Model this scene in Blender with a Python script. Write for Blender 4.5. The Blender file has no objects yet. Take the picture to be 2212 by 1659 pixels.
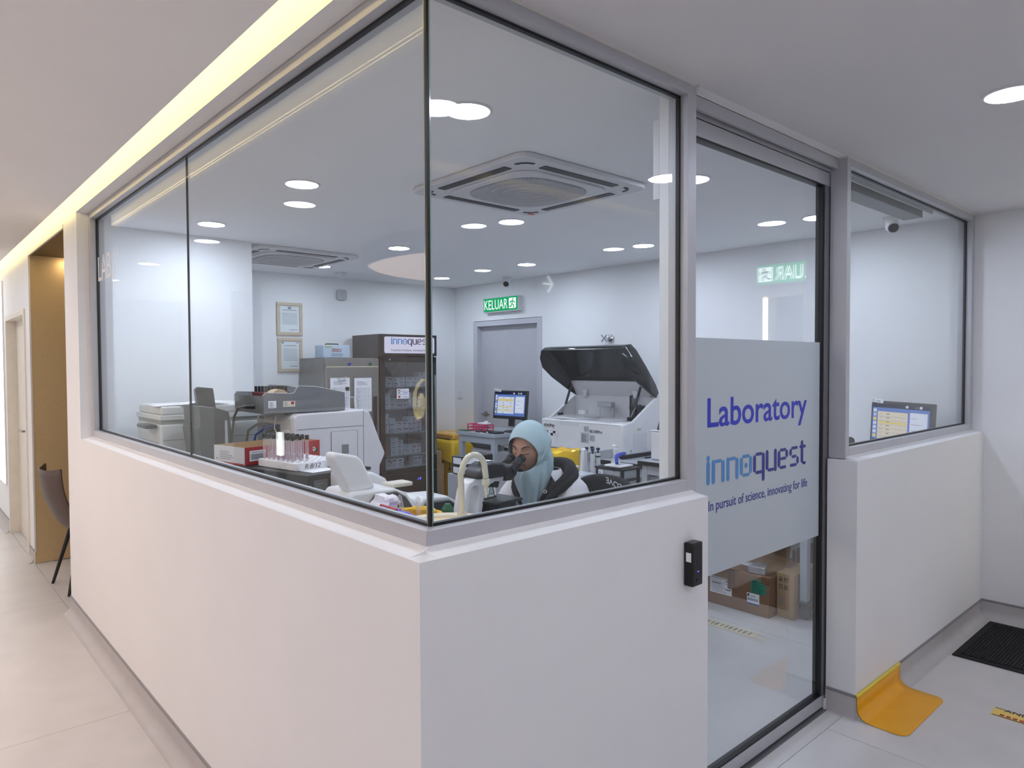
import bpy, bmesh, math, random
from mathutils import Vector, Matrix
random.seed(7)
PI = math.pi
SC = bpy.context.scene
COL = SC.collection
R = math.radians

# ------------------------------------------------------------------ camera, world, exposure
cam_d = bpy.data.cameras.new('camera')
cam = bpy.data.objects.new('camera', cam_d)
COL.objects.link(cam)
SC.camera = cam
YAW, PITCH, ROLL, FPX = 0.8393, -0.0273, -0.0045, 1504.41
cam.location = (-0.8375, -1.2311, 1.55)
_f = Vector((math.cos(YAW)*math.cos(PITCH), math.sin(YAW)*math.cos(PITCH), math.sin(PITCH)))
_r = Vector((math.sin(YAW), -math.cos(YAW), 0)); _u = _r.cross(_f)
_r2 = math.cos(ROLL)*_r + math.sin(ROLL)*_u; _u2 = -math.sin(ROLL)*_r + math.cos(ROLL)*_u
cam.rotation_euler = Matrix((_r2, _u2, -_f)).transposed().to_euler()
cam_d.sensor_fit = 'HORIZONTAL'; cam_d.sensor_width = 36.0
cam_d.lens = FPX/2212*36.0
cam_d.clip_start = 0.02
w = bpy.data.worlds.new('world'); SC.world = w; w.use_nodes = True
w.node_tree.nodes['Background'].inputs[0].default_value = (0.8, 0.85, 1, 1)
w.node_tree.nodes['Background'].inputs[1].default_value = 0.3
SC.view_settings.view_transform = 'Standard'; SC.view_settings.look = 'None'
SC.view_settings.exposure = 0.13; SC.view_settings.gamma = 1.0
SC.view_settings.use_curve_mapping = False
LAMP_LAB, LAMP_HALL, LAMP_CORR, LED_COVE = 114.0, 56.0, 54.0, 17.0
SC.cycles.max_bounces = 9; SC.cycles.transparent_max_bounces = 24
SC.cycles.use_adaptive_sampling = True; SC.cycles.adaptive_threshold = 0.05
SC.cycles.diffuse_bounces = 6; SC.cycles.glossy_bounces = 4
SC.cycles.use_denoising = True
SC.cycles.sample_clamp_indirect = 6.0
SC.cycles.caustics_reflective = False; SC.cycles.caustics_refractive = False

# ------------------------------------------------------------------ materials
def lin(c):
    return tuple(((v/255)/12.92 if v/255 <= 0.04045 else ((v/255+0.055)/1.055)**2.4) for v in c)
MATS = {}
def mat(name, rgb, rough=0.5, metal=0.0, var=0.03, scale=12.0, bump=0.0, spec=0.5, coat=0.0):
    if name in MATS: return MATS[name]
    m = bpy.data.materials.new(name); m.use_nodes = True
    nt = m.node_tree; b = nt.nodes['Principled BSDF']
    c = lin(rgb)
    b.inputs['Roughness'].default_value = rough
    b.inputs['Metallic'].default_value = metal
    b.inputs['Specular IOR Level'].default_value = spec
    if coat: b.inputs['Coat Weight'].default_value = coat
    tc = nt.nodes.new('ShaderNodeTexCoord')
    nz = nt.nodes.new('ShaderNodeTexNoise'); nz.inputs['Scale'].default_value = scale; nz.inputs['Detail'].default_value = 4
    nt.links.new(tc.outputs['Object'], nz.inputs['Vector'])
    rp = nt.nodes.new('ShaderNodeValToRGB')
    rp.color_ramp.elements[0].position = 0.3; rp.color_ramp.elements[1].position = 0.7
    rp.color_ramp.elements[0].color = tuple(max(0, v*(1-var)) for v in c)+(1,)
    rp.color_ramp.elements[1].color = tuple(min(1, v*(1+var)) for v in c)+(1,)
    nt.links.new(nz.outputs['Fac'], rp.inputs['Fac']); nt.links.new(rp.outputs['Color'], b.inputs['Base Color'])
    if bump:
        bp = nt.nodes.new('ShaderNodeBump'); bp.inputs['Strength'].default_value = bump; bp.inputs['Distance'].default_value = 0.01
        nt.links.new(nz.outputs['Fac'], bp.inputs['Height']); nt.links.new(bp.outputs['Normal'], b.inputs['Normal'])
    MATS[name] = m
    return m
def emit(name, rgb, s, linear=False):
    if name in MATS: return MATS[name]
    m = bpy.data.materials.new(name); m.use_nodes = True
    nt = m.node_tree; nt.nodes.clear()
    e = nt.nodes.new('ShaderNodeEmission'); o = nt.nodes.new('ShaderNodeOutputMaterial')
    e.inputs[0].default_value = (rgb if linear else lin(rgb))+(1,); e.inputs[1].default_value = s
    nt.links.new(e.outputs[0], o.inputs[0]); MATS[name] = m
    return m
def glass(name, tint=(0.965, 0.98, 0.975), r0=0.024, smear=0.0, rough=0.0, k=0.42):
    m = bpy.data.materials.new(name); m.use_nodes = True
    nt = m.node_tree; nt.nodes.clear(); N = nt.nodes.new; L = nt.links.new
    o = N('ShaderNodeOutputMaterial'); mx = N('ShaderNodeMixShader'); tr = N('ShaderNodeBsdfTransparent'); gl = N('ShaderNodeBsdfGlossy')
    tr.inputs[0].default_value = tint+(1,); gl.inputs[0].default_value = (1, 1, 1, 1); gl.inputs['Roughness'].default_value = rough
    lw = N('ShaderNodeLayerWeight'); lw.inputs['Blend'].default_value = 0.5
    p = N('ShaderNodeMath'); p.operation = 'POWER'; p.inputs[1].default_value = 5.0
    a = N('ShaderNodeMath'); a.operation = 'MULTIPLY_ADD'; a.inputs[1].default_value = k; a.inputs[2].default_value = r0
    L(lw.outputs['Facing'], p.inputs[0]); L(p.outputs[0], a.inputs[0]); L(a.outputs[0], mx.inputs[0])
    L(tr.outputs[0], mx.inputs[1]); L(gl.outputs[0], mx.inputs[2])
    last = mx
    if smear:   # faint wiping streaks on the pane
        tc = N('ShaderNodeTexCoord'); mp = N('ShaderNodeMapping'); mp.inputs['Scale'].default_value = (14, 14, 1.6)
        nz = N('ShaderNodeTexNoise'); nz.inputs['Scale'].default_value = 3; nz.inputs['Detail'].default_value = 6
        rp = N('ShaderNodeValToRGB'); rp.color_ramp.elements[0].position = 0.6; rp.color_ramp.elements[1].position = 0.85
        rp.color_ramp.elements[0].color = (0, 0, 0, 1); rp.color_ramp.elements[1].color = (smear,)*3+(1,)
        df = N('ShaderNodeBsdfDiffuse'); m2 = N('ShaderNodeMixShader')
        L(tc.outputs['Object'], mp.inputs[0]); L(mp.outputs[0], nz.inputs['Vector']); L(nz.outputs['Fac'], rp.inputs[0])
        L(rp.outputs[0], m2.inputs[0]); L(mx.outputs[0], m2.inputs[1]); L(df.outputs[0], m2.inputs[2]); last = m2
    L(last.outputs[0], o.inputs[0]); MATS[name] = m
    return m
def clear_plastic(name, rgb=(220, 225, 230), opac=0.25):
    if name in MATS: return MATS[name]
    m = bpy.data.materials.new(name); m.use_nodes = True
    nt = m.node_tree; nt.nodes.clear(); N = nt.nodes.new; L = nt.links.new
    o = N('ShaderNodeOutputMaterial'); mx = N('ShaderNodeMixShader'); tr = N('ShaderNodeBsdfTransparent'); pr = N('ShaderNodeBsdfPrincipled')
    pr.inputs['Base Color'].default_value = lin(rgb)+(1,); pr.inputs['Roughness'].default_value = 0.15
    lw = N('ShaderNodeLayerWeight'); lw.inputs['Blend'].default_value = 0.35
    a = N('ShaderNodeMath'); a.operation = 'MULTIPLY_ADD'; a.inputs[1].default_value = 0.6; a.inputs[2].default_value = opac; a.use_clamp = True
    L(lw.outputs['Facing'], a.inputs[0]); L(a.outputs[0], mx.inputs[0]); L(tr.outputs[0], mx.inputs[1]); L(pr.outputs[0], mx.inputs[2])
    L(mx.outputs[0], o.inputs[0]); MATS[name] = m
    return m
def frost():
    m = bpy.data.materials.new('frosted_film'); m.use_nodes = True
    nt = m.node_tree; nt.nodes.clear(); N = nt.nodes.new; L = nt.links.new
    o = N('ShaderNodeOutputMaterial'); mx = N('ShaderNodeMixShader'); df = N('ShaderNodeBsdfDiffuse'); tl = N('ShaderNodeBsdfTranslucent')
    df.inputs[0].default_value = (0.80, 0.84, 0.86, 1); tl.inputs[0].default_value = (0.62, 0.68, 0.72, 1)
    mx.inputs[0].default_value = 0.5
    gl = N('ShaderNodeBsdfGlossy'); gl.inputs['Roughness'].default_value = 0.35; m2 = N('ShaderNodeMixShader'); m2.inputs[0].default_value = 0.06
    L(df.outputs[0], mx.inputs[1]); L(tl.outputs[0], mx.inputs[2]); L(mx.outputs[0], m2.inputs[1]); L(gl.outputs[0], m2.inputs[2])
    L(m2.outputs[0], o.inputs[0]); MATS['frost'] = m
    return m

WALL = mat('wall_paint', (234, 235, 236), 0.65, var=0.012, scale=3, bump=0.02)
CEIL = mat('ceiling_paint', (240, 240, 242), 0.8, var=0.01, scale=2)
CEIL_DIM = mat('ceiling_paint_dimmed', (222, 220, 222), 0.8, var=0.01, scale=2)  # same ceiling paint, darkened so the colour carries the lobby's dimmer light
FLOOR = mat('vinyl_floor', (204, 202, 201), 0.38, var=0.04, scale=5)
COVE_S = mat('vinyl_skirting', (184, 181, 181), 0.45, var=0.04, scale=8)
CAPS = mat('skirting_cap', (128, 126, 128), 0.4)
ALU = mat('anodised_aluminium', (190, 191, 196), 0.42, metal=0.2, var=0.02)
ALUD = mat('dark_aluminium', (128, 129, 136), 0.4, metal=0.4)
BLK = mat('black_rubber', (12, 12, 13), 0.45)
GLASS = glass('window_glass', r0=0.021, smear=0.012, k=0.2)
GLASS_D = glass('door_glass', tint=(0.965, 0.98, 0.98), r0=0.038, smear=0.018, k=0.9)
GLASS_B = glass('front_window_glass', r0=0.026, smear=0.018, k=0.7)
FROST = frost()
EDGE = mat('glass_edge', (150, 175, 170), 0.1)
WHITE = mat('white_plastic', (226, 226, 228), 0.35)
WHITE2 = mat('satin_white', (214, 213, 217), 0.4)
CREAM = mat('cream_plastic', (214, 209, 196), 0.4)
LGREY = mat('light_grey_plastic', (178, 180, 184), 0.45)
GREY = mat('grey_plastic', (120, 122, 124), 0.45)
DGREY = mat('dark_grey_plastic', (62, 64, 66), 0.4)
BLACK = mat('black_plastic', (18, 18, 20), 0.35)
GLOSSB = mat('gloss_black', (8, 8, 10), 0.08)
STEEL = mat('brushed_steel', (150, 148, 145), 0.35, metal=0.9, var=0.05)
CHROME = mat('chrome', (220, 222, 226), 0.06, metal=1.0)
BRASS = mat('bronze_panel', (204, 180, 138), 0.35, metal=0.5, var=0.03, scale=60)
CARD = mat('cardboard', (134, 100, 74), 0.8, var=0.05)
CARD2 = mat('kraft_cardboard', (176, 148, 112), 0.8, var=0.04)
RED = mat('red_print', (178, 40, 44), 0.5)
YEL = mat('yellow_bag', (240, 196, 30), 0.3, var=0.06)
YELB = mat('yellow_bin', (222, 172, 20), 0.4)
ORANGE = mat('amber_vinyl', (233, 168, 22), 0.45, var=0.03)
PINK = mat('pink_plastic', (232, 60, 120), 0.4)
BLUE = mat('blue_plastic', (40, 60, 170), 0.35)
CYAN = mat('cyan_plastic', (70, 170, 225), 0.4)
GREEN = mat('dark_green', (28, 92, 56), 0.5)
PAPER = mat('paper', (240, 240, 244), 0.7)
INK = mat('ink', (40, 42, 50), 0.6)
INKL = mat('pale_ink', (130, 132, 145), 0.6)
BLU_T = mat('royal_blue_vinyl', (14, 40, 190), 0.35)
NAVY = mat('navy_vinyl', (24, 32, 140), 0.35)
SKY_T = mat('sky_blue_vinyl', (70, 140, 205), 0.35)
DOORP = mat('grey_door_laminate', (188, 188, 194), 0.5)
DOORF = mat('grey_door_frame', (194, 194, 201), 0.45)
CREAMD = mat('cream_door', (226, 220, 208), 0.45)
TUBEC = clear_plastic('clear_tube', (225, 225, 232), 0.22)
CLEARB = clear_plastic('clear_box', (205, 210, 216), 0.3)
SMOKE = clear_plastic('smoked_cover', (30, 34, 34), 0.86)
L_LAB = emit('lamp_cool', (224, 234, 254), LAMP_LAB)
L_HALL = emit('lamp_neutral', (228, 233, 254), LAMP_HALL)
L_CORR = emit('lamp_corridor', (246, 243, 254), LAMP_CORR)
L_COVE = emit('led_warm', (255, 228, 158), LED_COVE)

# ------------------------------------------------------------------ mesh helpers
class M:
    def __init__(s): s.v = []; s.f = []; s.mi = []; s.cur = 0
    def add(s, vs, fs):
        n = len(s.v); s.v += [tuple(v) for v in vs]
        for f in fs: s.f.append(tuple(i+n for i in f)); s.mi.append(s.cur)
        return s
    def box(s, x0, y0, z0, x1, y1, z1, mtx=None):
        vs = [Vector(p) for p in ((x0,y0,z0),(x1,y0,z0),(x1,y1,z0),(x0,y1,z0),(x0,y0,z1),(x1,y0,z1),(x1,y1,z1),(x0,y1,z1))]
        if mtx: vs = [mtx @ v for v in vs]
        return s.add(vs, [(0,3,2,1),(4,5,6,7),(0,1,5,4),(1,2,6,5),(2,3,7,6),(3,0,4,7)])
    def cyl(s, p0, p1, r0, r1=None, n=20, cap=True):
        r1 = r0 if r1 is None else r1
        p0 = Vector(p0); p1 = Vector(p1); d = (p1-p0).normalized()
        a = d.orthogonal().normalized(); b = d.cross(a)
        vs = [p0+(a*math.cos(2*PI*i/n)+b*math.sin(2*PI*i/n))*r0 for i in range(n)] + [p1+(a*math.cos(2*PI*i/n)+b*math.sin(2*PI*i/n))*r1 for i in range(n)]
        fs = [(i, (i+1) % n, n+(i+1) % n, n+i) for i in range(n)]
        if cap: fs += [tuple(range(n-1, -1, -1)), tuple(range(n, 2*n))]
        return s.add(vs, fs)
    def tube(s, pts, r, n=10, rs=None):
        pts = [Vector(p) for p in pts]; k = len(pts)
        t = [(pts[min(i+1, k-1)]-pts[max(i-1, 0)]).normalized() for i in range(k)]
        a = t[0].orthogonal().normalized(); vs = []
        for i in range(k):
            a = (a - t[i]*a.dot(t[i])).normalized(); b = t[i].cross(a); rr = rs[i] if rs else r
            vs += [pts[i]+(a*math.cos(2*PI*j/n)+b*math.sin(2*PI*j/n))*rr for j in range(n)]
        fs = [(i*n+j, i*n+(j+1) % n, (i+1)*n+(j+1) % n, (i+1)*n+j) for i in range(k-1) for j in range(n)]
        fs += [tuple(range(n-1, -1, -1)), tuple(range((k-1)*n, k*n))]
        return s.add(vs, fs)
    def lathe(s, prof, c=(0,0,0), n=28, mtx=None, ring=False):
        k = len(prof); vs = []
        for r, z in prof:
            vs += [Vector((r*math.cos(2*PI*i/n), r*math.sin(2*PI*i/n), z)) for i in range(n)]
        if mtx: vs = [mtx @ v for v in vs]
        vs = [v+Vector(c) for v in vs]
        fs = [(i*n+j, i*n+(j+1) % n, (i+1)*n+(j+1) % n, (i+1)*n+j) for i in range(k-1) for j in range(n)]
        fs += [((k-1)*n+j, (k-1)*n+(j+1) % n, (j+1) % n, j) for j in range(n)] if ring else [tuple(range(n-1, -1, -1)), tuple(range((k-1)*n, k*n))]
        return s.add(vs, fs)
    def prism(s, poly, ax, a0, a1):
        # poly: 2-D outline in the two other axes (order x,y,z without ax), extruded from a0 to a1
        def P(p, a):
            q = list(p); q.insert(ax, a); return Vector(q)
        n = len(poly); vs = [P(p, a0) for p in poly]+[P(p, a1) for p in poly]
        fs = [(i, (i+1) % n, n+(i+1) % n, n+i) for i in range(n)]+[tuple(range(n-1, -1, -1)), tuple(range(n, 2*n))]
        return s.add(vs, fs)
    def ell(s, c, r, nu=20, nv=12, mtx=None):
        vs = []
        for i in range(nv+1):
            ph = PI*i/nv
            for j in range(nu):
                th = 2*PI*j/nu
                v = Vector((r[0]*math.sin(ph)*math.cos(th), r[1]*math.sin(ph)*math.sin(th), r[2]*math.cos(ph)))
                vs.append((mtx @ v if mtx else v)+Vector(c))
        fs = [(i*nu+j, (i+1)*nu+j, (i+1)*nu+(j+1) % nu, i*nu+(j+1) % nu) for i in range(nv) for j in range(nu)]
        return s.add(vs, fs)
    def quad(s, a, b, c, d): return s.add([a, b, c, d], [(0,1,2,3)])
    def grid(s, rows, closed=False):
        k = len(rows); n = len(rows[0]); vs = [v for r_ in rows for v in r_]
        m_ = n if closed else n-1
        return s.add(vs, [(i*n+j, i*n+(j+1) % n, (i+1)*n+(j+1) % n, (i+1)*n+j) for i in range(k-1) for j in range(m_)])

def rrect(w, h, r, n=5, cx=0, cy=0):
    out = []
    for (sx, sy, a0) in ((1, -1, -90), (1, 1, 0), (-1, 1, 90), (-1, -1, 180)):
        for i in range(n+1):
            a = R(a0+90*i/n)
            out.append((cx+sx*(w/2-r)+r*math.cos(a), cy+sy*(h/2-r)+r*math.sin(a)))
    return out

def put(name, m, mats, parent=None, bev=0.0, seg=2, smooth=35, kind=None, label=None, solid=0.0, sub=0, merge=False):
    me = bpy.data.meshes.new(name)
    vs = m.v
    if parent is not None:
        wl = wloc(parent)
        vs = [(v[0]-wl[0], v[1]-wl[1], v[2]-wl[2]) for v in vs]
    me.from_pydata(vs, [], m.f)
    if not isinstance(mats, (list, tuple)): mats = [mats]
    for q in mats: me.materials.append(q)
    if len(mats) > 1: me.polygons.foreach_set('material_index', m.mi)
    bm = bmesh.new(); bm.from_mesh(me)
    if merge: bmesh.ops.remove_doubles(bm, verts=bm.verts, dist=1e-5)
    bmesh.ops.recalc_face_normals(bm, faces=bm.faces)
    bm.to_mesh(me); bm.free()
    if smooth:
        me.polygons.foreach_set('use_smooth', [True]*len(me.polygons))
        me.set_sharp_from_angle(angle=R(smooth))
    o = bpy.data.objects.new(name, me); COL.objects.link(o)
    if parent is not None: o.parent = parent
    if bev:
        b = o.modifiers.new('Bevel', 'BEVEL'); b.width = bev; b.segments = seg; b.limit_method = 'ANGLE'; b.angle_limit = R(40)
    if solid:
        q = o.modifiers.new('Solidify', 'SOLIDIFY'); q.thickness = solid; q.offset = 0
    if sub:
        q = o.modifiers.new('Subsurf', 'SUBSURF'); q.levels = sub; q.render_levels = sub
    if kind: o['kind'] = kind
    if label: o['label'] = label
    return o
def wloc(o):
    v = Vector((0, 0, 0))
    while o is not None:
        v = v+Vector(o.location); o = o.parent
    return v
def thing(name, label, cat, loc, group=None):
    o = bpy.data.objects.new(name, None); o.empty_display_size = 0.05; COL.objects.link(o)
    o.location = loc; o['label'] = label; o['category'] = cat
    if group: o['group'] = group
    return o
def tag(o, label, cat, group=None):
    o['label'] = label; o['category'] = cat
    if group: o['group'] = group
    return o
def struct(name, m, mt, parent=None, **k):
    o = put(name, m, mt, parent, **k)
    if parent is None: o['kind'] = 'structure'
    return o
def dup(root, loc, label=None, group=None):
    r_ = root.copy(); COL.objects.link(r_); r_.location = loc
    if label: r_['label'] = label
    if group: r_['group'] = group
    for ch in list(root.children):
        c = ch.copy(); COL.objects.link(c); c.parent = r_
        for g in ch.children:
            d = g.copy(); COL.objects.link(d); d.parent = c
    return r_
def B(*a): return M().box(*a)

def text(name, s, org, xd, up, size, mt, parent, width=None, thick=0.0006, shear=0.0, align='LEFT', bold=0.0, height=None):
    """flat lettering as a mesh: org = lower-left of the line, xd/up = directions"""
    cu = bpy.data.curves.new(name, 'FONT'); cu.body = s; cu.size = size; cu.extrude = thick/2; cu.offset = bold; cu.shear = shear
    cu.resolution_u = 6
    tmp = bpy.data.objects.new('tmp', cu); COL.objects.link(tmp)
    dg = bpy.context.evaluated_depsgraph_get()
    me = bpy.data.meshes.new_from_object(tmp.evaluated_get(dg))
    bpy.data.objects.remove(tmp); bpy.data.curves.remove(cu)
    xs = [v.co.x for v in me.vertices]; ys = [v.co.y for v in me.vertices]
    x0, x1 = min(xs), max(xs); y1 = max(ys)
    fx = width/(x1-x0) if width else 1.0
    fy = height/y1 if height else 1.0
    xd = Vector(xd).normalized(); up = Vector(up).normalized(); nn = xd.cross(up)
    base = wloc(parent) if parent else Vector((0, 0, 0)); org = Vector(org)
    off = 0 if align == 'LEFT' else -(x1-x0)*fx/2
    for v in me.vertices:
        p = org + xd*((v.co.x-x0)*fx+off) + up*v.co.y*fy + nn*v.co.z
        v.co = p-base
    me.materials.clear(); me.materials.append(mt)
    o = bpy.data.objects.new(name, me); COL.objects.link(o)
    if parent: o.parent = parent
    return o

def decal(name, parent, org, xd, up, w_, h_, rects, lift=0.0007, base=None):
    """printed sheet: base plus rectangles (x0,y0,x1,y1,material) in 0..1 of the sheet, really offset in front of one another"""
    xd = Vector(xd).normalized(); up = Vector(up).normalized(); nn = xd.cross(up); org = Vector(org)
    m = M(); mats = []
    def idx(q):
        if q not in mats: mats.append(q)
        return mats.index(q)
    if base is not None:
        m.cur = idx(base)
        c = [org, org+xd*w_, org+xd*w_+up*h_, org+up*h_]
        a = [p-nn*0.0002 for p in c]; b = [p+nn*lift for p in c]
        m.add(a+b, [(3,2,1,0),(4,5,6,7),(0,1,5,4),(1,2,6,5),(2,3,7,6),(3,0,4,7)])
    for k, (a0, b0, a1, b1, q) in enumerate(rects):
        m.cur = idx(q); l = nn*(lift*1.6+lift*0.25*(k % 3))
        m.quad(*[org+xd*(w_*x)+up*(h_*y)+l for x, y in ((a0,b0),(a1,b0),(a1,b1),(a0,b1))])
    return put(name, m, mats, parent, smooth=0)
def lines(x0, x1, y0, y1, n, q, frac=0.35, ragged=True, rnd=random):
    out = []
    dy = (y1-y0)/n
    for i in range(n):
        xe = x1 if not ragged else x0+(x1-x0)*rnd.uniform(0.5, 1)
        out.append((x0, y0+dy*i, xe, y0+dy*(i+frac), q))
    return out

# ================================================================== SETTING
H = 2.45; XR_ = 4.125; YB = 5.30
floor = B(-4.6, -5.0, -0.1, 6.0, 9.2, -0.004)
fl = struct('floor', floor, mat('floor_joint', (150, 147, 146), 0.6))
def sheet(x0, y0, x1, y1):
    g = 0.0011
    put('floor_sheet', B(x0+g, y0+g, -0.02, x1-g, y1-g, 0.0), FLOOR, fl, smooth=0)
ys = [-5.0, -3.1, -1.35, 0.5, 2.23, 4.15, 6.1, 8.0, 9.2]
for i in range(len(ys)-1):
    sheet(-4.6, ys[i], -2.3, ys[i+1])
    sheet(-2.3, ys[i], 0.0, ys[i+1])
for (x0, y0, x1, y1) in ((0, -5, 2.1, -3), (2.1, -5, 4.125, -3), (0, -3, 2.1, -1.4), (2.1, -3, 4.125, -1.4), (0, -1.4, 2.1, 0.05), (2.1, -1.4, 4.125, 0.05),
                         (0, 0.05, 1.2, 3.88), (1.2, 0.05, 2.9, 2.4), (2.9, 0.05, 4.3, 2.4), (1.2, 2.4, 2.9, 5.5), (2.9, 2.4, 4.3, 5.5), (0, 3.88, 1.2, 5.5), (4.125, -5, 6, 0.05), (0, 5.5, 1.2, 9.2)):
    sheet(x0, y0, x1, y1)

# ceiling: lab and lobby part (x>0) and corridor part (x<-0.1) with light slots
cl = struct('ceiling', B(0.18, 0.06, H, 4.3, 5.5, H+0.08), CEIL)
c2 = struct('ceiling_lobby', B(0.18, -1.10, H, 4.3, 0.06, H+0.08).box(0.18, -5, H, 6, -1.22, H+0.08).box(2.62, -1.22, H, 6, -1.10, H+0.08).box(0.18, -1.28, H+0.08, 2.68, -1.24, H+0.2), CEIL_DIM)
c3 = struct('ceiling_corridor', B(-4.6, -5, H, -0.1, 9.2, H+0.03), mat('ceiling_paint_lit', (246, 243, 240), 0.8, var=0.01, scale=2))  # same ceiling paint, brightened and warmed to stand in for corridor light
c4 = struct('trim_1', B(-0.6, -5.2, H+0.20, 6.2, 9.4, H+0.26).box(-0.62, -5, H+0.03, -0.60, 9.2, H+0.2), CEIL)
# low walls
HW = 1.128
struct('wall_front', M().prism([(0, 0), (1.1078, 0), (1.1078, 0.18), (0.18, 0.18)], 2, 0, HW), WALL)
wl_ = struct('wall_left', M().prism([(0, 0), (0.18, 0.18), (0.18, 3.88), (0, 3.88)], 2, 0, HW).box(0, 3.483, HW, 0.18, 3.88, 2.65), WALL)
struct('wall_front_beside_door', B(2.2634, 0.0, 0, XR_, 0.128, HW), WALL)
struct('trim_2', B(0.0, -1.10, H, 0.18, 3.483, 2.65).box(0, -5, H, 0.18, -1.22, 2.65), WALL)           # bulkhead over the corridor window
struct('trim_3', B(0.0, 3.88, 2.432, 0.18, 5.33, 2.65), WALL)         # bulkhead over the niche
# sloping plaster fillet on top of the low walls against the frame
fp = [(0.006, HW), (0.063, HW), (0.063, HW+0.014), (0.045, HW+0.006)]
struct('trim_4', M().prism([(p[0], p[1]) for p in fp], 0, 0.05, 1.1078), WALL)
struct('trim_5', M().prism([(p[0], p[1]) for p in fp], 1, 0.05, 3.483), WALL)
struct('trim_6', M().prism([(p[0], p[1]) for p in fp], 0, 2.29, XR_), WALL)
# far walls
struct('wall_right', B(XR_, 0.0, 0, XR_+0.12, 3.84, 2.65).box(XR_, 3.84, 2.042, XR_+0.12, 4.94, 2.65).box(XR_, 4.94, 0, XR_+0.12, 5.5, 2.65)
       .box(XR_+0.125, 3.8, 0, XR_+0.2, 5.0, 2.2), WALL)
struct('wall_back', B(1.15, YB, 0, XR_, YB+0.12, 2.65), WALL)
struct('wall_column', B(0.18, 3.80, 0, 1.15, 3.88, 2.65).box(1.05, 3.88, 0, 1.15, YB, 2.65), WALL)
# lobby right wall with a doorway and lit strip
struct('wall_lobby_right', B(XR_, -0.82, 0, XR_+0.12, 0.0, 2.65).box(XR_, -1.13, 2.06, XR_+0.12, -0.82, 2.65).box(XR_, -5, 0, XR_+0.12, -1.13, 2.65)
       .box(XR_+0.12, -5, 0, XR_+0.2, -1.13, 2.65).box(5.9, -5, 0, 6.0, 0.3, 2.65).box(XR_+0.12, -0.2, 0, 6.0, -0.1, 2.65), WALL)
o = put('led_strip', B(XR_+0.005, -1.129, 0.1, XR_+0.025, -1.112, 2.05), emit('led_strip_warm', (255, 236, 190), 9.0)); tag(o, 'upright warm light strip at the lobby doorway edge', 'light')
struct('wall_lobby_south', B(-4.6, -5.12, 0, 6, -5.0, 2.65), WALL)
# corridor wall beyond the niche
struct('wall_left_far', B(0.0, 5.33, 0, 0.12, 5.551, 2.65).box(0, 5.551, 2.02, 0.12, 6.749, 2.65).box(0, 6.749, 0, 0.12, 9.2, 2.65), WALL)
struct('wall_end', B(-4.6, 9.2, 0, 1.3, 9.32, 2.65), WALL)
struct('wall_hall', B(-4.72, -5, 0, -4.6, 1.0, 2.65).box(-4.72, 1.0, 2.05, -4.6, 2.1, 2.65).box(-4.72, 2.1, 0, -4.6, 9.2, 2.65).box(-5.0, 0.8, 0, -4.9, 2.3, 2.3)
       .box(-4.6, 4.9, 0, -2.2, 5.05, 2.45).box(-2.2, 4.9, 0, -2.05, 6.3, 2.45).box(-2.2, 7.2, 0, -2.05, 9.2, 2.45), WALL)
# niche lining in bronze panels
nm = thing('niche_lining', 'bronze metal panels lining the alcove with the dark chair', 'panel', (0.5, 5.3, 0))
put('panel', B(0.0, 5.322, 0.008, 1.05, 5.33, 2.432), BRASS, nm)
put('panel', B(1.04, 3.89, 0.008, 1.049, 5.32, 2.43), BRASS, nm)
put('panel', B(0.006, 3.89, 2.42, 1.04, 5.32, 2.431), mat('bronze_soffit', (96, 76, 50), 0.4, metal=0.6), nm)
put('edge_trim', B(-0.003, 3.885, 2.415, 0.008, 5.328, 2.44).box(-0.003, 5.318, 0.1, 0.008, 5.332, 2.44), WHITE2, nm)

nl = thing('niche_spotlight', 'small warm spotlight in the roof of the bronze alcove', 'light', (0.45, 4.95, 2.42))
put('diffuser', M().lathe([(0.0, 0.0), (0.045, 0.0), (0.045, -0.006), (0.0, -0.006)], (0.30, 5.05, 2.4195)), emit('lamp_niche', (255, 226, 180), 75), nl)
# skirtings with a coved foot and a cap strip
def skirt(name, p0, p1, nrm, h=0.098, r=0.05):
    p0 = Vector(p0+(0,)); p1 = Vector(p1+(0,)); n = Vector(nrm+(0,))
    prof = [(0, h), (0.004, h), (0.005, r+0.005)]+[(0.005+r-r*math.cos(a), r+0.001-r*math.sin(a)) for a in [R(q) for q in range(10, 91, 10)]]+[(0.005+r, -0.001), (0, -0.001)]
    m = M(); L_ = [[p0+n*a+Vector((0, 0, z)) for a, z in prof], [p1+n*a+Vector((0, 0, z)) for a, z in prof]]
    k = len(prof); m.add(L_[0]+L_[1], [(i, (i+1) % k, k+(i+1) % k, k+i) for i in range(k)]+[tuple(range(k-1, -1, -1)), tuple(range(k, 2*k))])
    o = struct(name, m, COVE_S)
    m = M(); pr = [(0, h), (0.006, h), (0.007, h+0.004), (0.005, h+0.009), (0, h+0.011)]; k = 5
    m.add([p0+n*a+Vector((0, 0, z)) for a, z in pr]+[p1+n*a+Vector((0, 0, z)) for a, z in pr], [(i, (i+1) % k, k+(i+1) % k, k+i) for i in range(k)]+[tuple(range(k-1, -1, -1)), tuple(range(k, 2*k))])
    put('cap_strip', m, CAPS, o)
    return o
skirt('baseboard_left', (0, 0.0), (0, 3.88), (-1, 0))
skirt('baseboard_front', (0, 0), (1.1078, 0), (0, -1))
skirt('baseboard_right_of_door', (2.2634, 0), (XR_, 0), (0, -1))
skirt('baseboard_door_side', (2.2634, 0.128), (2.2634, 0.0), (-1, 0), r=0.004)
skirt('baseboard_lobby_right', (XR_, 0), (XR_, -0.82), (-1, 0))
skirt('baseboard_lab_right', (XR_, 0.18), (XR_, 3.84), (-1, 0))
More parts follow.
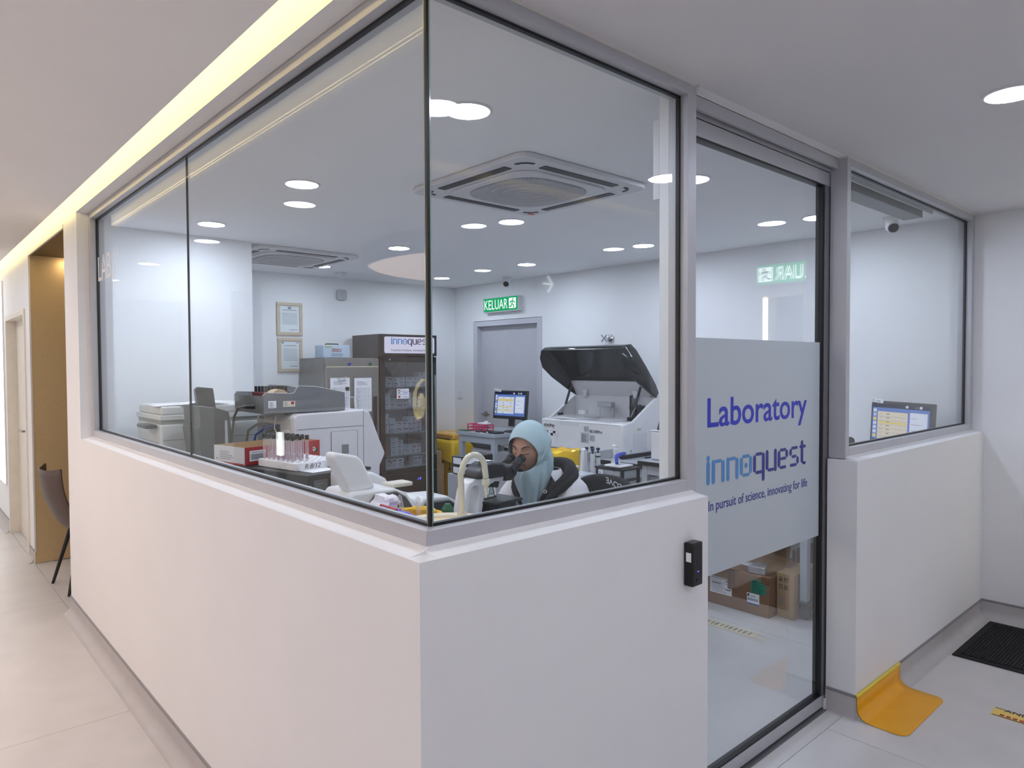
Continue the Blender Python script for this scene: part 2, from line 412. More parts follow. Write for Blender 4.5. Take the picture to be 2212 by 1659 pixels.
skirt('baseboard_back', (1.15, YB), (XR_, YB), (0, -1))
skirt('baseboard_left_far', (0, 5.36), (0, 5.55), (-1, 0))
skirt('baseboard_left_end', (0, 6.75), (0, 9.2), (-1, 0))

# ------------------------------------------------------------------ window frames and panes
S0, S1, GM = 0.06, 0.1334, 0.095
ZB0, ZB1, ZT0, ZT1 = 1.131, 1.176, 2.412, 2.447
w1 = struct('window_1', M().prism([(S0, S0), (S1, S1), (S1, 3.44), (S0, 3.44)], 2, ZB0, ZB1), ALU, bev=0.0012)
put('frame', M().prism([(S0, S0), (S1, S1), (S1, 3.44), (S0, 3.44)], 2, ZT0, ZT1), ALU, w1, bev=0.0012)
put('frame', B(S0, 3.44, ZB0, S1, 3.483, ZT1), ALU, w1, bev=0.0012)
put('gasket', B(GM-0.006, 0.10, ZB1, GM+0.008, 3.44, ZB1+0.007).box(GM-0.006, 0.10, ZT0-0.007, GM+0.008, 3.44, ZT0).box(GM-0.006, 3.432, ZB1, GM+0.008, 3.44, ZT0), BLK, w1)
put('glass_pane', B(GM-0.004, GM+0.004, ZB1, GM+0.004, 1.7943, ZT0), GLASS, w1, smooth=0)
put('glass_pane', B(GM-0.004, 1.7977, ZB1, GM+0.004, 3.438, ZT0), GLASS, w1, smooth=0)
put('pane_joint', B(GM-0.004, 1.7945, ZB1, GM+0.004, 1.7975, ZT0), BLK, w1)
w2 = struct('window_2', M().prism([(S0, S0), (1.082, S0), (1.082, S1), (S1, S1)], 2, ZB0, ZB1), ALU, bev=0.0012)
put('frame', M().prism([(S0, S0), (1.082, S0), (1.082, S1), (S1, S1)], 2, ZT0, ZT1), ALU, w2, bev=0.0012)
put('frame_post', B(1.082, S0, ZB0, 1.128, S1, ZT1+0.0), ALU, w2, bev=0.0012)
put('frame_post', B(1.082, S1, 1.14, 1.10, 0.171, ZT1), WALL, w2, bev=0.001, label='white inner post behind the corner window')
put('gasket', B(0.10, GM-0.006, ZB1, 1.082, GM+0.008, ZB1+0.007).box(0.10, GM-0.006, ZT0-0.007, 1.082, GM+0.008, ZT0).box(1.075, GM-0.006, ZB1, 1.083, GM+0.008, ZT0), BLK, w2)
put('glass_pane', B(GM+0.004, GM-0.004, ZB1, 1.08, GM+0.004, ZT0), GLASS_B, w2, smooth=0)
put('corner_joint', B(GM-0.0045, GM-0.0045, ZB1, GM+0.0035, GM+0.0035, ZT0), BLK, w2)
put('glass_edge', B(GM-0.0046, GM+0.0036, ZB1, GM-0.001, GM+0.0075, ZT0).box(GM+0.0036, GM-0.0046, ZB1, GM+0.0075, GM-0.001, ZT0), EDGE, w2)
w3 = struct('window_3', B(2.322, S0, ZB0, 4.075, S1, ZB1), ALU, bev=0.0012)
put('frame', B(2.322, S0, ZT0, 4.075, S1, ZT1), ALU, w3, bev=0.0012)
put('frame_post', B(2.2845, S0, ZB0, 2.322, S1, ZT1), ALU, w3, bev=0.0012)
put('frame_post', B(4.075, S0, ZB0, XR_, S1, ZT1), ALU, w3, bev=0.0012)
put('gasket', B(2.32, GM-0.006, ZB1, 4.08, GM+0.008, ZB1+0.007).box(2.32, GM-0.006, ZT0-0.007, 4.08, GM+0.008, ZT0).box(4.067, GM-0.006, ZB1, 4.078, GM+0.008, ZT0), BLK, w3)
put('glass_pane', B(2.32, GM-0.004, ZB1, 4.078, GM+0.004, ZT0), GLASS_B, w3, smooth=0)
# white caulk line where the frames meet the ceiling
struct('trim_7', B(S0-0.008, S0-0.006, H-0.005, 1.13, S0+0.002, H+0.001).box(1.126, S0-0.006, H-0.005, 1.136, 0.12, H+0.001).box(1.128, 0.10, H-0.005, 2.285, 0.112, H+0.001).box(2.28, S0-0.006, H-0.005, XR_, S0+0.002, H+0.001)
       .box(2.277, S0, H-0.005, 2.286, 0.12, H+0.001), mat('caulk', (225, 222, 214), 0.6))
# white mounting plate behind the corner post
o = put('mounting_plate', B(1.083, 0.172, 2.10, 1.089, 0.197, 2.36).cyl((1.0825, 0.186, 2.33), (1.0835, 0.186, 2.33), 0.003, n=8), WHITE2, None); tag(o, 'white metal plate with screws on the post beside the lab door', 'bracket')

# ------------------------------------------------------------------ sliding door
dr = struct('door_1', B(1.115, 0.137, 0.012, 2.33, 0.175, 0.062), ALU, bev=0.001)
put('door_rail', B(1.115, 0.137, 2.334, 2.33, 0.175, 2.392), ALU, dr, bev=0.001)
put('door_stile', B(2.243, 0.137, 0.062, 2.33, 0.175, 2.334), ALUD, dr, bev=0.001)
put('door_stile', B(1.115, 0.137, 0.062, 1.14, 0.175, 2.334), ALU, dr, bev=0.001)
put('gasket', B(2.226, 0.141, 0.062, 2.244, 0.172, 2.334).box(1.14, 0.141, 0.058, 2.23, 0.172, 0.069).box(1.14, 0.141, 2.327, 2.23, 0.172, 2.336), BLK, dr)
put('glass_pane', B(1.135, 0.150, 0.066, 2.226, 0.158, 2.33), GLASS_D, dr, smooth=0)
put('frosted_film', B(1.14, 0.1475, 0.788, 2.222, 0.1485, 1.643), FROST, dr, smooth=0)
put('door_track', B(1.128, 0.130, 2.394, 3.60, 0.136, 2.45).box(1.128, 0.10, 2.402, 2.285, 0.112, 2.447).box(1.128, 0.182, 2.392, 2.6, 0.188, 2.45), ALU, dr)
put('track_slot', B(1.128, 0.137, 2.393, 2.285, 0.181, 2.449), BLK, dr)
put('track_housing', B(2.60, 0.17, 2.375, 3.56, 0.27, 2.45), GREY, dr, bev=0.002)
put('door_guide', B(2.252, 0.125, 0.0, 2.2625, 0.135, 0.05), WHITE, dr)
LY = 0.1468
dtx = lambda n, s, x, z, w_, h_, mt, b=0.0: text(n, s, (x, LY, z), (1, 0, 0), (0, 0, 1), 0.1, mt, dr, width=w_, height=h_, bold=b)
dtx('lettering', 'Laboratory', 1.334, 1.325, 0.766, 0.103, BLU_T, 0.0012)
dtx('lettering', 'In pursuit of science, innovating for life', 1.343, 1.022, 0.766, 0.036, NAVY, 0.0004)
GLY = {  # strokes on a small grid (width 4, x-height 6)
 'i': (1.2, [((.4,0),(.4,5.6)),((.4,7.2),(.4,7.25))]),
 'n': (4.4, [((.4,0),(.4,5.8)),((1.2,6),(2.8,6)),((3.6,0),(3.6,5.2))]),
 'o': (4.4, [((.3,1),(.3,5)),((1.0,6),(3.0,6)),((1.0,0),(3.0,0)),((3.7,1),(3.7,5)),((2,3),(2,3.05))]),
 'q': (4.4, [((.3,1),(.3,5)),((1.0,6),(2.9,6)),((1.0,0),(2.9,0)),((3.7,-2.4),(3.7,5.4))]),
 'u': (4.4, [((.3,.9),(.3,6)),((1.0,0),(2.8,0)),((3.7,0),(3.7,6))]),
 'e': (4.4, [((.3,1),(.3,5)),((1.0,6),(3.0,6)),((3.6,4),(3.6,5)),((1.2,3),(3.0,3)),((1.0,0),(3.0,0))]),
 's': (4.2, [((1.0,6),(3.2,6)),((.4,4.2),(.4,5)),((1.2,3),(2.6,3)),((3.5,1),(3.5,2)),((.5,0),(2.8,0))]),
 't': (2.8, [((.8,1),(.8,7.4)),((0,6),(2.2,6)),((1.4,0),(2.2,0))])}
def logo(word, org, xd, up, w_, mts, parent, name, thick=0.0006, sx=1.0):
    xd = Vector(xd).normalized(); up = Vector(up).normalized(); nn = xd.cross(up)
    tot = sum(GLY[c][0]+0.5 for c in word)-0.5; u = w_/tot; v = u*sx
    x = 0; parts = [M(), M()]
    for k, c in enumerate(word):
        for a, b in GLY[c][1]:
            m = parts[0 if k < 4 else 1]
            A = Vector(org)+xd*(x+a[0])*u+up*a[1]*v; Bq = Vector(org)+xd*(x+b[0])*u+up*b[1]*v
            d = (Bq-A); L_ = d.length; d = d.normalized(); s = d.cross(nn)
            ru = 0.52*(u if abs(d.dot(up)) > .5 else v); thick_ = thick*(1+0.12*(len(m.f) % 5))
            pts = []
            for i in range(5): an = R(-90+45*i); pts.append(Bq+d*math.cos(an)*ru+s*math.sin(an)*ru)
            for i in range(5): an = R(90+45*i); pts.append(A+d*math.cos(an)*ru+s*math.sin(an)*ru)
            f = [p+nn*thick_ for p in pts]; n = len(pts)
            m.add(pts+f, [tuple(range(n)), tuple(range(2*n-1, n-1, -1))]+[(i, (i+1) % n, n+(i+1) % n, n+i) for i in range(n)])
        x += GLY[c][0]+0.5
    for i in (0, 1): put(name, parts[i], mts[i], parent, smooth=0)
logo('innoquest', (1.332, LY, 1.126), (1, 0, 0), (0, 0, 1), 0.766, (SKY_T, NAVY), dr, 'logo', sx=0.60)
struct('trim_8', B(1.128, 0.12, -0.001, 2.26, 0.2, 0.004), mat('threshold', (120, 120, 124), 0.4, metal=0.5))

# lettering on the corridor glass
lg = thing('window_lettering', 'white LAB lettering on the corridor window pane', 'lettering', (0.089, 3.2, 2.1))
text('lettering', 'LAB', (0.0895, 3.395, 2.045), (0, -1, 0), (0, 0, 1), 0.15, mat('white_vinyl', (240, 236, 238), 0.5), lg, width=0.30, height=0.14)
put('slash', M().prism([(3.045, 2.02), (3.03, 2.02), (2.955, 2.20), (2.97, 2.20)], 0, 0.089, 0.0902), MATS['white_vinyl'], lg)

# ------------------------------------------------------------------ doors and fittings on the walls
d2 = struct('door_2', B(XR_+0.06, 3.90, 0.004, XR_+0.10, 4.87, 1.98), DOORP)
put('door_frame', B(XR_-0.012, 3.842, 0, XR_+0.1, 3.90, 2.036).box(XR_-0.012, 4.87, 0, XR_+0.1, 4.936, 2.036).box(XR_-0.012, 3.90, 1.98, XR_+0.1, 4.87, 2.036), DOORF, d2, bev=0.002)
hd = put('door_handle', M().cyl((XR_+0.06, 4.80, 1.0), (XR_+0.0, 4.80, 1.0), 0.011).tube([(XR_+0.005, 4.805, 1.0), (XR_+0.0, 4.74, 1.0), (XR_+0.0, 4.68, 1.0)], 0.010).cyl((XR_+0.06, 4.80, 1.0), (XR_+0.052, 4.80, 1.0), 0.027), STEEL, d2)
d3 = struct('door_3', B(0.07, 5.60, 0.004, 0.11, 6.70, 1.975), CREAMD)
put('door_frame', B(-0.012, 5.551, 0, 0.12, 5.60, 2.02).box(-0.012, 6.70, 0, 0.12, 6.749, 2.02).box(-0.012, 5.6, 1.975, 0.12, 6.7, 2.02), CREAMD, d3, bev=0.002)
put('door_handle', M().cyl((0.07, 6.0, 1.0), (0.02, 6.0, 1.0), 0.010).tube([(0.022, 5.995, 1.0), (0.015, 6.06, 1.0), (0.015, 6.13, 1.0)], 0.010).box(0.064, 5.975, 0.975, 0.07, 6.025, 1.025), STEEL, d3)
put('door_lock', B(0.058, 5.98, 0.865, 0.07, 6.02, 0.92), STEEL, d3, bev=0.004)
lb = thing('light_box', 'tall glowing white light box on the far corridor wall', 'light box', (-0.02, 7.3, 0.4))
put('casing', B(-0.012, 6.93, 0.42, -0.001, 8.3, 2.37), WHITE, lb)
put('lit_panel', B(-0.022, 6.95, 0.44, -0.013, 8.28, 2.35), emit('light_box_face', (255, 255, 255), 4.0), lb, bev=0.004)
for k, z in enumerate((1.86, 1.8, 1.74, 1.68, 1.62, 1.52, 1.46, 1.40, 1.34)):
    put('print', B(-0.0235, 7.55+0.03*(k % 3), z, -0.0225, 7.95, z+0.022), GREEN if k % 4 == 2 else INK, lb)
o = put('floor_sign', B(-0.30, 8.3, 0.0, -0.12, 8.4, 0.75), YELB, bev=0.01); tag(o, 'yellow floor sign at the far end of the corridor wall', 'sign')

def exit_sign(nx, y0, y1, z0, z1, label, g_=1.0):
    t = thing('exit_sign', label, 'sign', (XR_, (y0+y1)/2, z0))
    put('housing', B(XR_-0.06, min(y0, y1)-0.01, z0-0.012, XR_-0.001, max(y0, y1)+0.01, z1+0.006), WHITE2, t, bev=0.004)
    put('face', B(XR_-0.068, min(y0, y1), z0, XR_-0.061, max(y0, y1), z1), emit('exit_green' if g_ == 1 else 'exit_green_bright', (18, 150, 96), 1.15*g_), t)
    W_ = abs(y1-y0); ya = max(y0, y1); lit = emit('exit_white' if g_ == 1 else 'exit_white_bright', (235, 255, 245), 1.25*g_)
    text('lettering', 'KELUAR', (XR_-0.0695, ya-W_*0.03, z0+(z1-z0)*0.14), (0, -1, 0), (0, 0, 1), 0.1, lit, t, width=W_*0.70, height=(z1-z0)*0.72)
    yb = ya-W_*0.77
    put('pictogram', B(XR_-0.0695, yb-W_*0.2, z0+(z1-z0)*0.12, XR_-0.0685, yb, z0+(z1-z0)*0.88), lit, t)
    h_ = z1-z0; g = MATS['exit_green']; X = XR_-0.071
    def P(a, b): return (X, yb-W_*0.2*a, z0+h_*(0.12+0.76*b))
    m = M().cyl((X+.0006, P(.6, .85)[1], P(.6, .85)[2]), (X, P(.6, .85)[1], P(.6, .85)[2]), h_*0.07, n=12)
    for pl in ([(.55,.72),(.45,.42)], [(.55,.7),(.8,.6),(.85,.48)], [(.5,.68),(.25,.66),(.2,.5)], [(.45,.42),(.72,.28),(.7,.06)], [(.45,.42),(.35,.22),(.1,.16)]):
        m.tube([P(*q) for q in pl], h_*0.045, n=6)
    put('running_figure', m, g, t)
exit_sign(-1, 4.139, 4.682, 2.131, 2.272, 'lit green KELUAR exit sign above the grey lab door')
exit_sign(-1, -1.15, -0.60, 2.145, 2.285, 'lit green KELUAR exit sign above the lobby doorway, mirrored in the door glass', 3.2)
o = put('light_switch', B(XR_-0.01, 5.15, 1.165, XR_-0.001, 5.235, 1.25), WHITE, bev=0.003); tag(o, 'white square switch plate left of the grey lab door', 'switch')

t = thing('wall_tap', 'chrome valve with a cross handle on the wall above the analyzer', 'tap', (XR_, 2.94, 1.79))
put('flange', M().ell((XR_-0.01, 2.935, 1.79), (0.018, 0.038, 0.038)), CHROME, t)
put('spindle', M().cyl((XR_-0.01, 2.94, 1.79), (XR_-0.07, 2.95, 1.79), 0.012), CHROME, t)
put('cross_handle', M().cyl((XR_-0.075, 2.92, 1.76), (XR_-0.075, 2.98, 1.82), 0.007).cyl((XR_-0.075, 2.92, 1.82), (XR_-0.075, 2.98, 1.76), 0.007), CHROME, t)

def certificate(x0, x1, z0, z1, label, seal):
    t = thing('framed_certificate', label, 'certificate', ((x0+x1)/2, YB, z0))
    f = 0.03; y = YB-0.002
    m = B(x0, y-0.018, z0, x1, y, z0+f).box(x0, y-0.018, z1-f, x1, y, z1).box(x0, y-0.018, z0+f, x0+f, y, z1-f).box(x1-f, y-0.018, z0+f, x1, y, z1-f)
    put('frame', m, mat('pale_wood', (198, 182, 158), 0.5), t, bev=0.002)
    rs = [(0.15, 0.82, 0.85, 0.84, INKL)]+[(0.12, 0.3+0.05*i, 0.88, 0.312+0.05*i, INKL) for i in range(9)]+[(0.5, 0.08, 0.9, 0.1, INKL)]
    rs += [(0.42, 0.87, 0.58, 0.95, INKL)] if seal else [(0.05, 0.9, 0.15, 0.96, INKL), (0.85, 0.91, 0.92, 0.95, INKL)]
    decal('sheet', t, (x0+f, y-0.006, z0+f), (1, 0, 0), (0, 0, 1), x1-x0-2*f, z1-z0-2*f, rs, base=PAPER)
    put('glazing', B(x0+f, y-0.012, z0+f, x1-f, y-0.010, z1-f), MATS['window_glass'], t, smooth=0)
certificate(1.972, 2.232, 1.85, 2.168, 'pale framed certificate with a round seal, the upper of the two', True)
certificate(1.98, 2.228, 1.493, 1.825, 'pale framed certificate of printed lines, the lower of the two', False)

# ------------------------------------------------------------------ ceiling lamps and fittings
lm = thing('downlight', 'x', 'light', (0.71, 0.72, H), 'round downlights in the lab ceiling')
put('trim_ring', M().lathe([(0.078, 0.0), (0.088, 0.0), (0.088, -0.004), (0.078, -0.006), (0.076, -0.002)], (0.71, 0.72, H), 40, ring=True), WHITE, lm)
put('diffuser', M().lathe([(0.078, -0.001), (0.078, -0.005), (0.0, -0.005)], (0.71, 0.72, H), 40), L_LAB, lm, smooth=0)
rows = [(0.72, 'first'), (2.04, 'second'), (3.33, 'third'), (4.61, 'fourth')]
cols = [(0.71, 'nearest the corridor glass'), (2.10, 'middle of its row'), (3.44, 'nearest the exit sign wall')]
for y, rn in rows:
    for x, cn in cols:
        if x < 1 and y > 4: continue
        lab = 'round lab downlight, %s row from the lobby, %s' % (rn, cn)
        if x < 1 and y < 1: lm['label'] = lab
        else: dup(lm, (x, y, H), lab)
hl = thing('downlight', 'lit round downlight in the lobby ceiling near the right wall corner', 'light', (1.98, -0.60, H), 'round downlights outside the lab')
put('trim_ring', M().lathe([(0.078, 0.0), (0.088, 0.0), (0.088, -0.004), (0.078, -0.006), (0.076, -0.002)], (1.98, -0.60, H), 40, ring=True), WHITE, hl)
put('diffuser', M().lathe([(0.078, -0.001), (0.078, -0.005), (0.0, -0.005)], (1.98, -0.60, H), 40), L_HALL, hl, smooth=0)
hl['label'] = 'lit round downlight at the right edge of the lobby ceiling'
for k_, (x, y, lab_) in enumerate(((0.61, -0.575, 'lit round downlight above the lobby, mirrored beside the corner joint'), (3.39, -0.68, 'lit round downlight mirrored at the upper right of the sliding door glass'),
        (0.6, -2.1, ''), (2.0, -2.1, ''), (3.39, -2.1, ''), (0.6, -3.7, ''), (2.0, -3.7, ''), (3.39, -3.7, ''))):
    dup(hl, (x, y, H), lab_ or 'lit round downlight in the lobby ceiling behind the camera')
cd_ = thing('downlight', 'lit round downlight along the corridor, mirrored in the corridor window', 'light', (-0.7, 2.45, H), 'round downlights of the corridor')
put('trim_ring', M().lathe([(0.078, 0.0), (0.088, 0.0), (0.088, -0.004), (0.078, -0.006), (0.076, -0.002)], (-0.7, 2.45, H), 40, ring=True), WHITE, cd_)
put('diffuser', M().lathe([(0.078, -0.001), (0.078, -0.005), (0.0, -0.005)], (-0.7, 2.45, H), 40), L_CORR, cd_, smooth=0)
cd_['label'] = 'corridor downlight, nearest the corner of the four mirrored in the corridor window'
for y, w__ in ((3.96, 'second'), (5.43, 'third'), (6.9, 'farthest')): dup(cd_, (-0.7, y, H), 'corridor downlight, %s from the corner of the four mirrored in the corridor window' % w__)
for x, y in ((-0.7, -0.55), (-0.7, 0.95), (-0.7, 8.3), (-0.7, -2.1), (-0.7, -3.7), (-2.1, -2.1), (-2.1, -0.55), (-2.1, 1.5), (-3.6, -2.1), (-3.6, -0.55), (-3.6, 0.95), (-3.6, 4.3), (-4.2, 1.0)):  # rows beyond the corridor's own are unseen additions that brighten its window wall
    dup(cd_, (x, y, H), 'unseen round downlight in the waiting hall; outer rows added to brighten the corridor wall')
# cove light strips hidden on top of the ceiling edge
t = thing('cove_light', 'warm yellow light glowing from the slot above the corridor window wall', 'light', (-0.14, 4, H+0.03))
put('led_strip', B(-0.135, -1.0, H+0.032, -0.115, 9.1, H+0.045), L_COVE, t)
t = thing('cove_light', 'warm yellow light in the lobby ceiling slot, mirrored in the corner pane', 'light', (1.2, -1.25, H+0.03))
put('led_strip', B(0.2, -1.085, H+0.082, 2.6, -1.07, H+0.10), emit('led_warm_lobby', (255, 228, 160), 60.0), t)

def cassette(cx, cy, label, w_=0.86):
    t = thing('ceiling_air_conditioner', label, 'air conditioner', (cx, cy, H))
    z = H-0.03
    put('panel', M().prism(rrect(w_, w_, 0.06, cx=cx, cy=cy), 2, z+0.006, H-0.001), WHITE2, t, bev=0.004)
    put('centre_panel', M().prism(rrect(w_*0.70, w_*0.70, 0.10, cx=cx, cy=cy), 2, z-0.004, z+0.007), WHITE2, t, bev=0.004)
    g = w_*0.30; s = w_*0.05
    pts = []
    for q in range(64):
        a = 2*PI*q/64; rr = 1.0/(abs(math.cos(a))**3.2+abs(math.sin(a))**3.2)**(1/3.2)
        rr *= g
        pts.append((cx+rr*math.cos(a), cy+rr*math.sin(a)))
    put('grille', M().prism(pts, 2, z-0.007, z-0.003), mat('grille_grey', (150, 151, 156), 0.6), t)
    m = M()
    for i in range(34):
        y = cy-g*0.93+i*(g*1.86/33); hx = g*0.98*(1-min(1, abs((y-cy)/g))**3.2)**(1/3.2)
        m.box(cx-hx, y-0.0022, z-0.010, cx+hx, y+0.0022, z-0.007)
    put('louvres', m, WHITE2, t, kind='stuff')
    rg = M()
    for rr in (0.07, 0.13, 0.19):
        rg.lathe([(rr, 0), (rr+0.003, 0), (rr+0.003, -0.004), (rr, -0.004)], (cx, cy, z-0.009), 40, ring=True)
    put('ring', rg, WHITE2, t)
    for k in range(4):
        rot = Matrix.Translation((cx, cy, 0)) @ Matrix.Rotation(k*PI/2, 4, 'Z')
        ob = put('air_slot', M().prism(rrect(0.50, 0.046, 0.004, cx=0, cy=w_*0.415), 2, z+0.003, z+0.008), BLK, t)
        for v in ob.data.vertices:
            v.co = (rot @ (v.co+wloc(t))) - wloc(t)
        m = M(); arc = [(w_*0.36+0.065*math.cos(R(q)), w_*0.36+0.065*math.sin(R(q))) for q in range(0, 91, 15)]
        arc2 = [(w_*0.36+0.05*math.cos(R(q)), w_*0.36+0.05*math.sin(R(q))) for q in range(90, -1, -15)]
        ob = put('corner_slot', m.prism(arc+arc2, 2, z+0.003, z+0.008), BLK, t)
        for v in ob.data.vertices:
            v.co = (rot @ (v.co+wloc(t))) - wloc(t)
    o_ = put('indicator', B(cx+0.36, cy+w_/2-0.06, z+0.003, cx+0.40, cy+w_/2-0.045, z+0.007), mat('orange_mark', (220, 90, 50), 0.5), t)
    return t
cassette(1.59, 1.345, 'white square ceiling air conditioner nearest the glass corner')
cassette(1.63, 4.26, 'white square ceiling air conditioner at the back behind the white column')
def cctv(x, y, label):
    t = thing('security_camera', label, 'camera', (x, y, H))
    put('mount', M().lathe([(0.05, 0), (0.05, -0.012), (0.04, -0.02), (0.0, -0.02)], (x, y, H-0.001)), WHITE, t)
    d = Vector((-0.75, -0.5, -0.5)).normalized()
    c = Vector((x-0.02, y-0.01, H-0.055))
    put('body', M().ell(c, (0.038, 0.038, 0.04)).cyl(c, c+d*0.04, 0.036, 0.034).cyl((x, y, H-0.02), c, 0.036, 0.036), WHITE, t)
    put('lens', M().cyl(c+d*0.041, c+d*0.046, 0.029, 0.027), GLOSSB, t)
cctv(3.93, 4.14, 'white dome security camera on the ceiling above the exit sign')
cctv(3.80, 0.42, 'white dome security camera behind the window right of the door')
for x, y, lab_ in ((2.45, 4.9, 'small round smoke detector near the back wall'),):
    o = put('smoke_detector', M().lathe([(0.05, 0), (0.05, -0.02), (0.03, -0.035), (0.0, -0.035)], (x, y, H-0.001)), WHITE2); tag(o, lab_, 'detector')
o = put('wall_speaker', M().prism(rrect(0.11, 0.11, 0.03, cx=2.66, cy=2.28), 1, YB-0.03, YB-0.001), LGREY); tag(o, 'small grey rounded sensor high on the back wall', 'sensor')

# ------------------------------------------------------------------ outside the lab: keypad, mat, floor markings, chair
t = thing('keypad', 'black door access keypad with a white sticker beside the glass door', 'keypad', (0.995, 0, 0.87))
put('body', B(0.972, -0.034, 0.870, 1.026, -0.001, 1.004), mat('keypad_black', (9, 9, 11), 0.25), t, bev=0.004, seg=3)
kx = [0.985, 0.999, 1.013]
gk = mat('keypad_digits', (70, 74, 84), 0.4)
n_ = 0
for r_ in range(4):
    for c_ in range(3):
        s = '123456789*0#'[n_]; n_ += 1
        text('key', s, (kx[c_], -0.0345, 0.972-0.0145*r_), (1, 0, 0), (0, 0, 1), 0.008, gk, t, align='CENTER')
put('indicator', B(0.996, -0.0352, 0.914, 1.003, -0.0345, 0.916), emit('led_blue', (90, 90, 255), 3), t)
put('sticker', B(0.9712, -0.028, 0.946, 0.9722, -0.010, 0.974), PAPER, t)
put('sensor_ring', M().lathe([(0.006, 0), (0.006, 0.001), (0.0045, 0.001), (0.0045, 0)], (0, 0, 0), 16, ring=True, mtx=Matrix.Translation((0.999, -0.0345, 0.888)) @ Matrix.Rotation(PI/2, 4, 'X')), gk, t)

t = thing('door_mat', 'black ribbed rubber door mat in the lobby corner', 'mat', (3.9, -0.6, 0))
MATB = mat('mat_rubber', (14, 14, 16), 0.75, var=0.2, scale=80)
put('border', M().prism([(3.335, -0.99), (4.04, -0.99), (4.04, -0.065), (3.335, -0.065)], 2, 0.0005, 0.008), MATB, t, bev=0.006)
m = M()
for i in range(58):
    y = -0.95+i*0.0148
    m.box(3.37, y, 0.008, 4.005, y+0.008, 0.013)
put('ribs', m, MATB, t, kind='stuff')

# amber vinyl corner protector: strip up the skirting and onto the floor, one folded sheet
def cove_protector(name, label, cat, x0, x1, y_in, y_out):
    t = thing(name, label, cat, ((x0+x1)/2, (y_in+y_out)/2, 0))
    n = 10; rows_ = []
    prof = [(-0.009, 0.108), (-0.0095, 0.056)]+[(-0.0085-0.05+0.05*math.cos(a)*1.0, 0.054-0.05*math.sin(a)) for a in [R(q) for q in range(15, 91, 15)]]+[(y_out, 0.0025)]
    for y, z in prof: rows_.append([Vector((x0+(x1-x0)*i/n, y, z)) for i in range(n+1)])
    # rounded outer corners of the floor flap
    last = rows_[-1]; extra = []
    for k, q in enumerate((0.35, 0.75, 0.95)): pass
    L_ = abs(y_out)-0.06
    rows_ = rows_[:-1]
    r = 0.045
    for k in range(4): 
        yy = -0.06-(L_-r)*(k+1)/4; rows_.append([Vector((x0+(x1-x0)*i/n, yy, 0.0025)) for i in range(n+1)])
    for q in range(15, 91, 15):
        yy = -0.06-(L_-r)-r*math.sin(R(q)); ins = r-r*math.cos(R(q))
        rows_.append([Vector((x0+ins+(x1-x0-2*ins)*i/n, yy, 0.0025)) for i in range(n+1)])
    put('sheet', M().grid(rows_), ORANGE, t, solid=0.002)
    put('cap_strip', B(x0, -0.013, 0.098, x1, -0.001, 0.112), mat('yellow_strip', (226, 204, 66), 0.4), t, bev=0.004)
cove_protector('corner_protector', 'amber vinyl sheet folded over the skirting right of the door', 'protector', 2.262, 2.76, 0, -0.205)

t = thing('floor_tape', 'yellow and black warning tape on the lobby floor, cut by the frame', 'tape', (2.85, -0.55, 0))
TY = mat('tape_yellow', (232, 205, 110), 0.5)
put('tape', B(2.755, -1.25, 0.0006, 2.845, -0.378, 0.0016), TY, t)
put('edge_line', B(2.757, -1.25, 0.0017, 2.763, -0.385, 0.0021).box(2.837, -1.25, 0.0017, 2.843, -0.38, 0.0021), INK, t)
text('lettering', 'ANDA', (2.820, -0.415, 0.0018), (0, -1, 0), (1, 0, 0), 0.04, INK, t, width=0.12, height=0.03)
m = M()
for i in range(9): m.box(2.768, -0.41-i*0.024, 0.0018, 2.786, -0.42-i*0.024-0.006, 0.0022)
put('print', m, RED, t)
t = thing('floor_tape', 'worn cream text tape on the lab floor behind the glass door', 'tape', (2.82, 0.9, 0))
put('tape', B(2.775, 0.765, 0.0006, 2.862, 1.6, 0.0014), mat('tape_cream', (214, 208, 186), 0.6), t)
m = M(); rt = random.Random(3)
for i in range(26): m.box(2.795, 0.80+i*0.03, 0.0015, 2.838, 0.80+i*0.03+rt.uniform(.010, .02), 0.0018)
put('print', m, INKL, t)

def shell_chair(cx, cy, yaw):
    t = thing('chair', 'dark taupe shell chair with black legs in the bronze alcove', 'chair', (cx, cy, 0))
    TA = mat('taupe_shell', (86, 72, 66), 0.5)
    Q = Matrix.Translation((cx, cy, 0)) @ Matrix.Rotation(yaw, 4, 'Z')
    rows_ = []
    for k in range(15):
        s = k/14
        if s < 0.45:   # seat from front to back
            q = s/0.45; x = 0.23-0.42*q; z = 0.455-0.035*math.sin(q*PI*0.9)+0.0; wd = 0.22+0.01*q
        else:
            q = (s-0.45)/0.55; x = -0.19-0.12*q-0.03*math.sin(q*PI); z = 0.45+0.40*q; wd = 0.23+0.0*q-0.02*q
        row = []
        for j in range(13):
            u = -1+2*j/12
            up_ = 0.05*abs(u)**3*(1-0.3*s); fw = 0.07*abs(u)**2.5*(1 if s > .45 else 0)*(0.6+0.4*s)
            row.append(Q @ Vector((x+fw, u*wd, z+(up_ if s < .5 else up_*0.5))))
        rows_.append(row)
    put('shell', M().grid(rows_), TA, t, solid=0.012, smooth=80)
    for sx, sy in ((1, 1), (1, -1), (-1, 1), (-1, -1)):
        put('leg', M().tube([Q @ Vector((0.11*sx, 0.10*sy, 0.43)), Q @ Vector((0.21*sx, 0.21*sy, 0.001))], 0.013, rs=[0.016, 0.010]), BLACK, t)
    sf = put('seat_frame', M().prism(rrect(0.26, 0.26, 0.03), 2, 0.405, 0.43), BLACK, t)
    for v in sf.data.vertices: v.co = (Q @ (v.co+wloc(t)))-wloc(t)
    return t
shell_chair(0.24, 4.46, R(4))

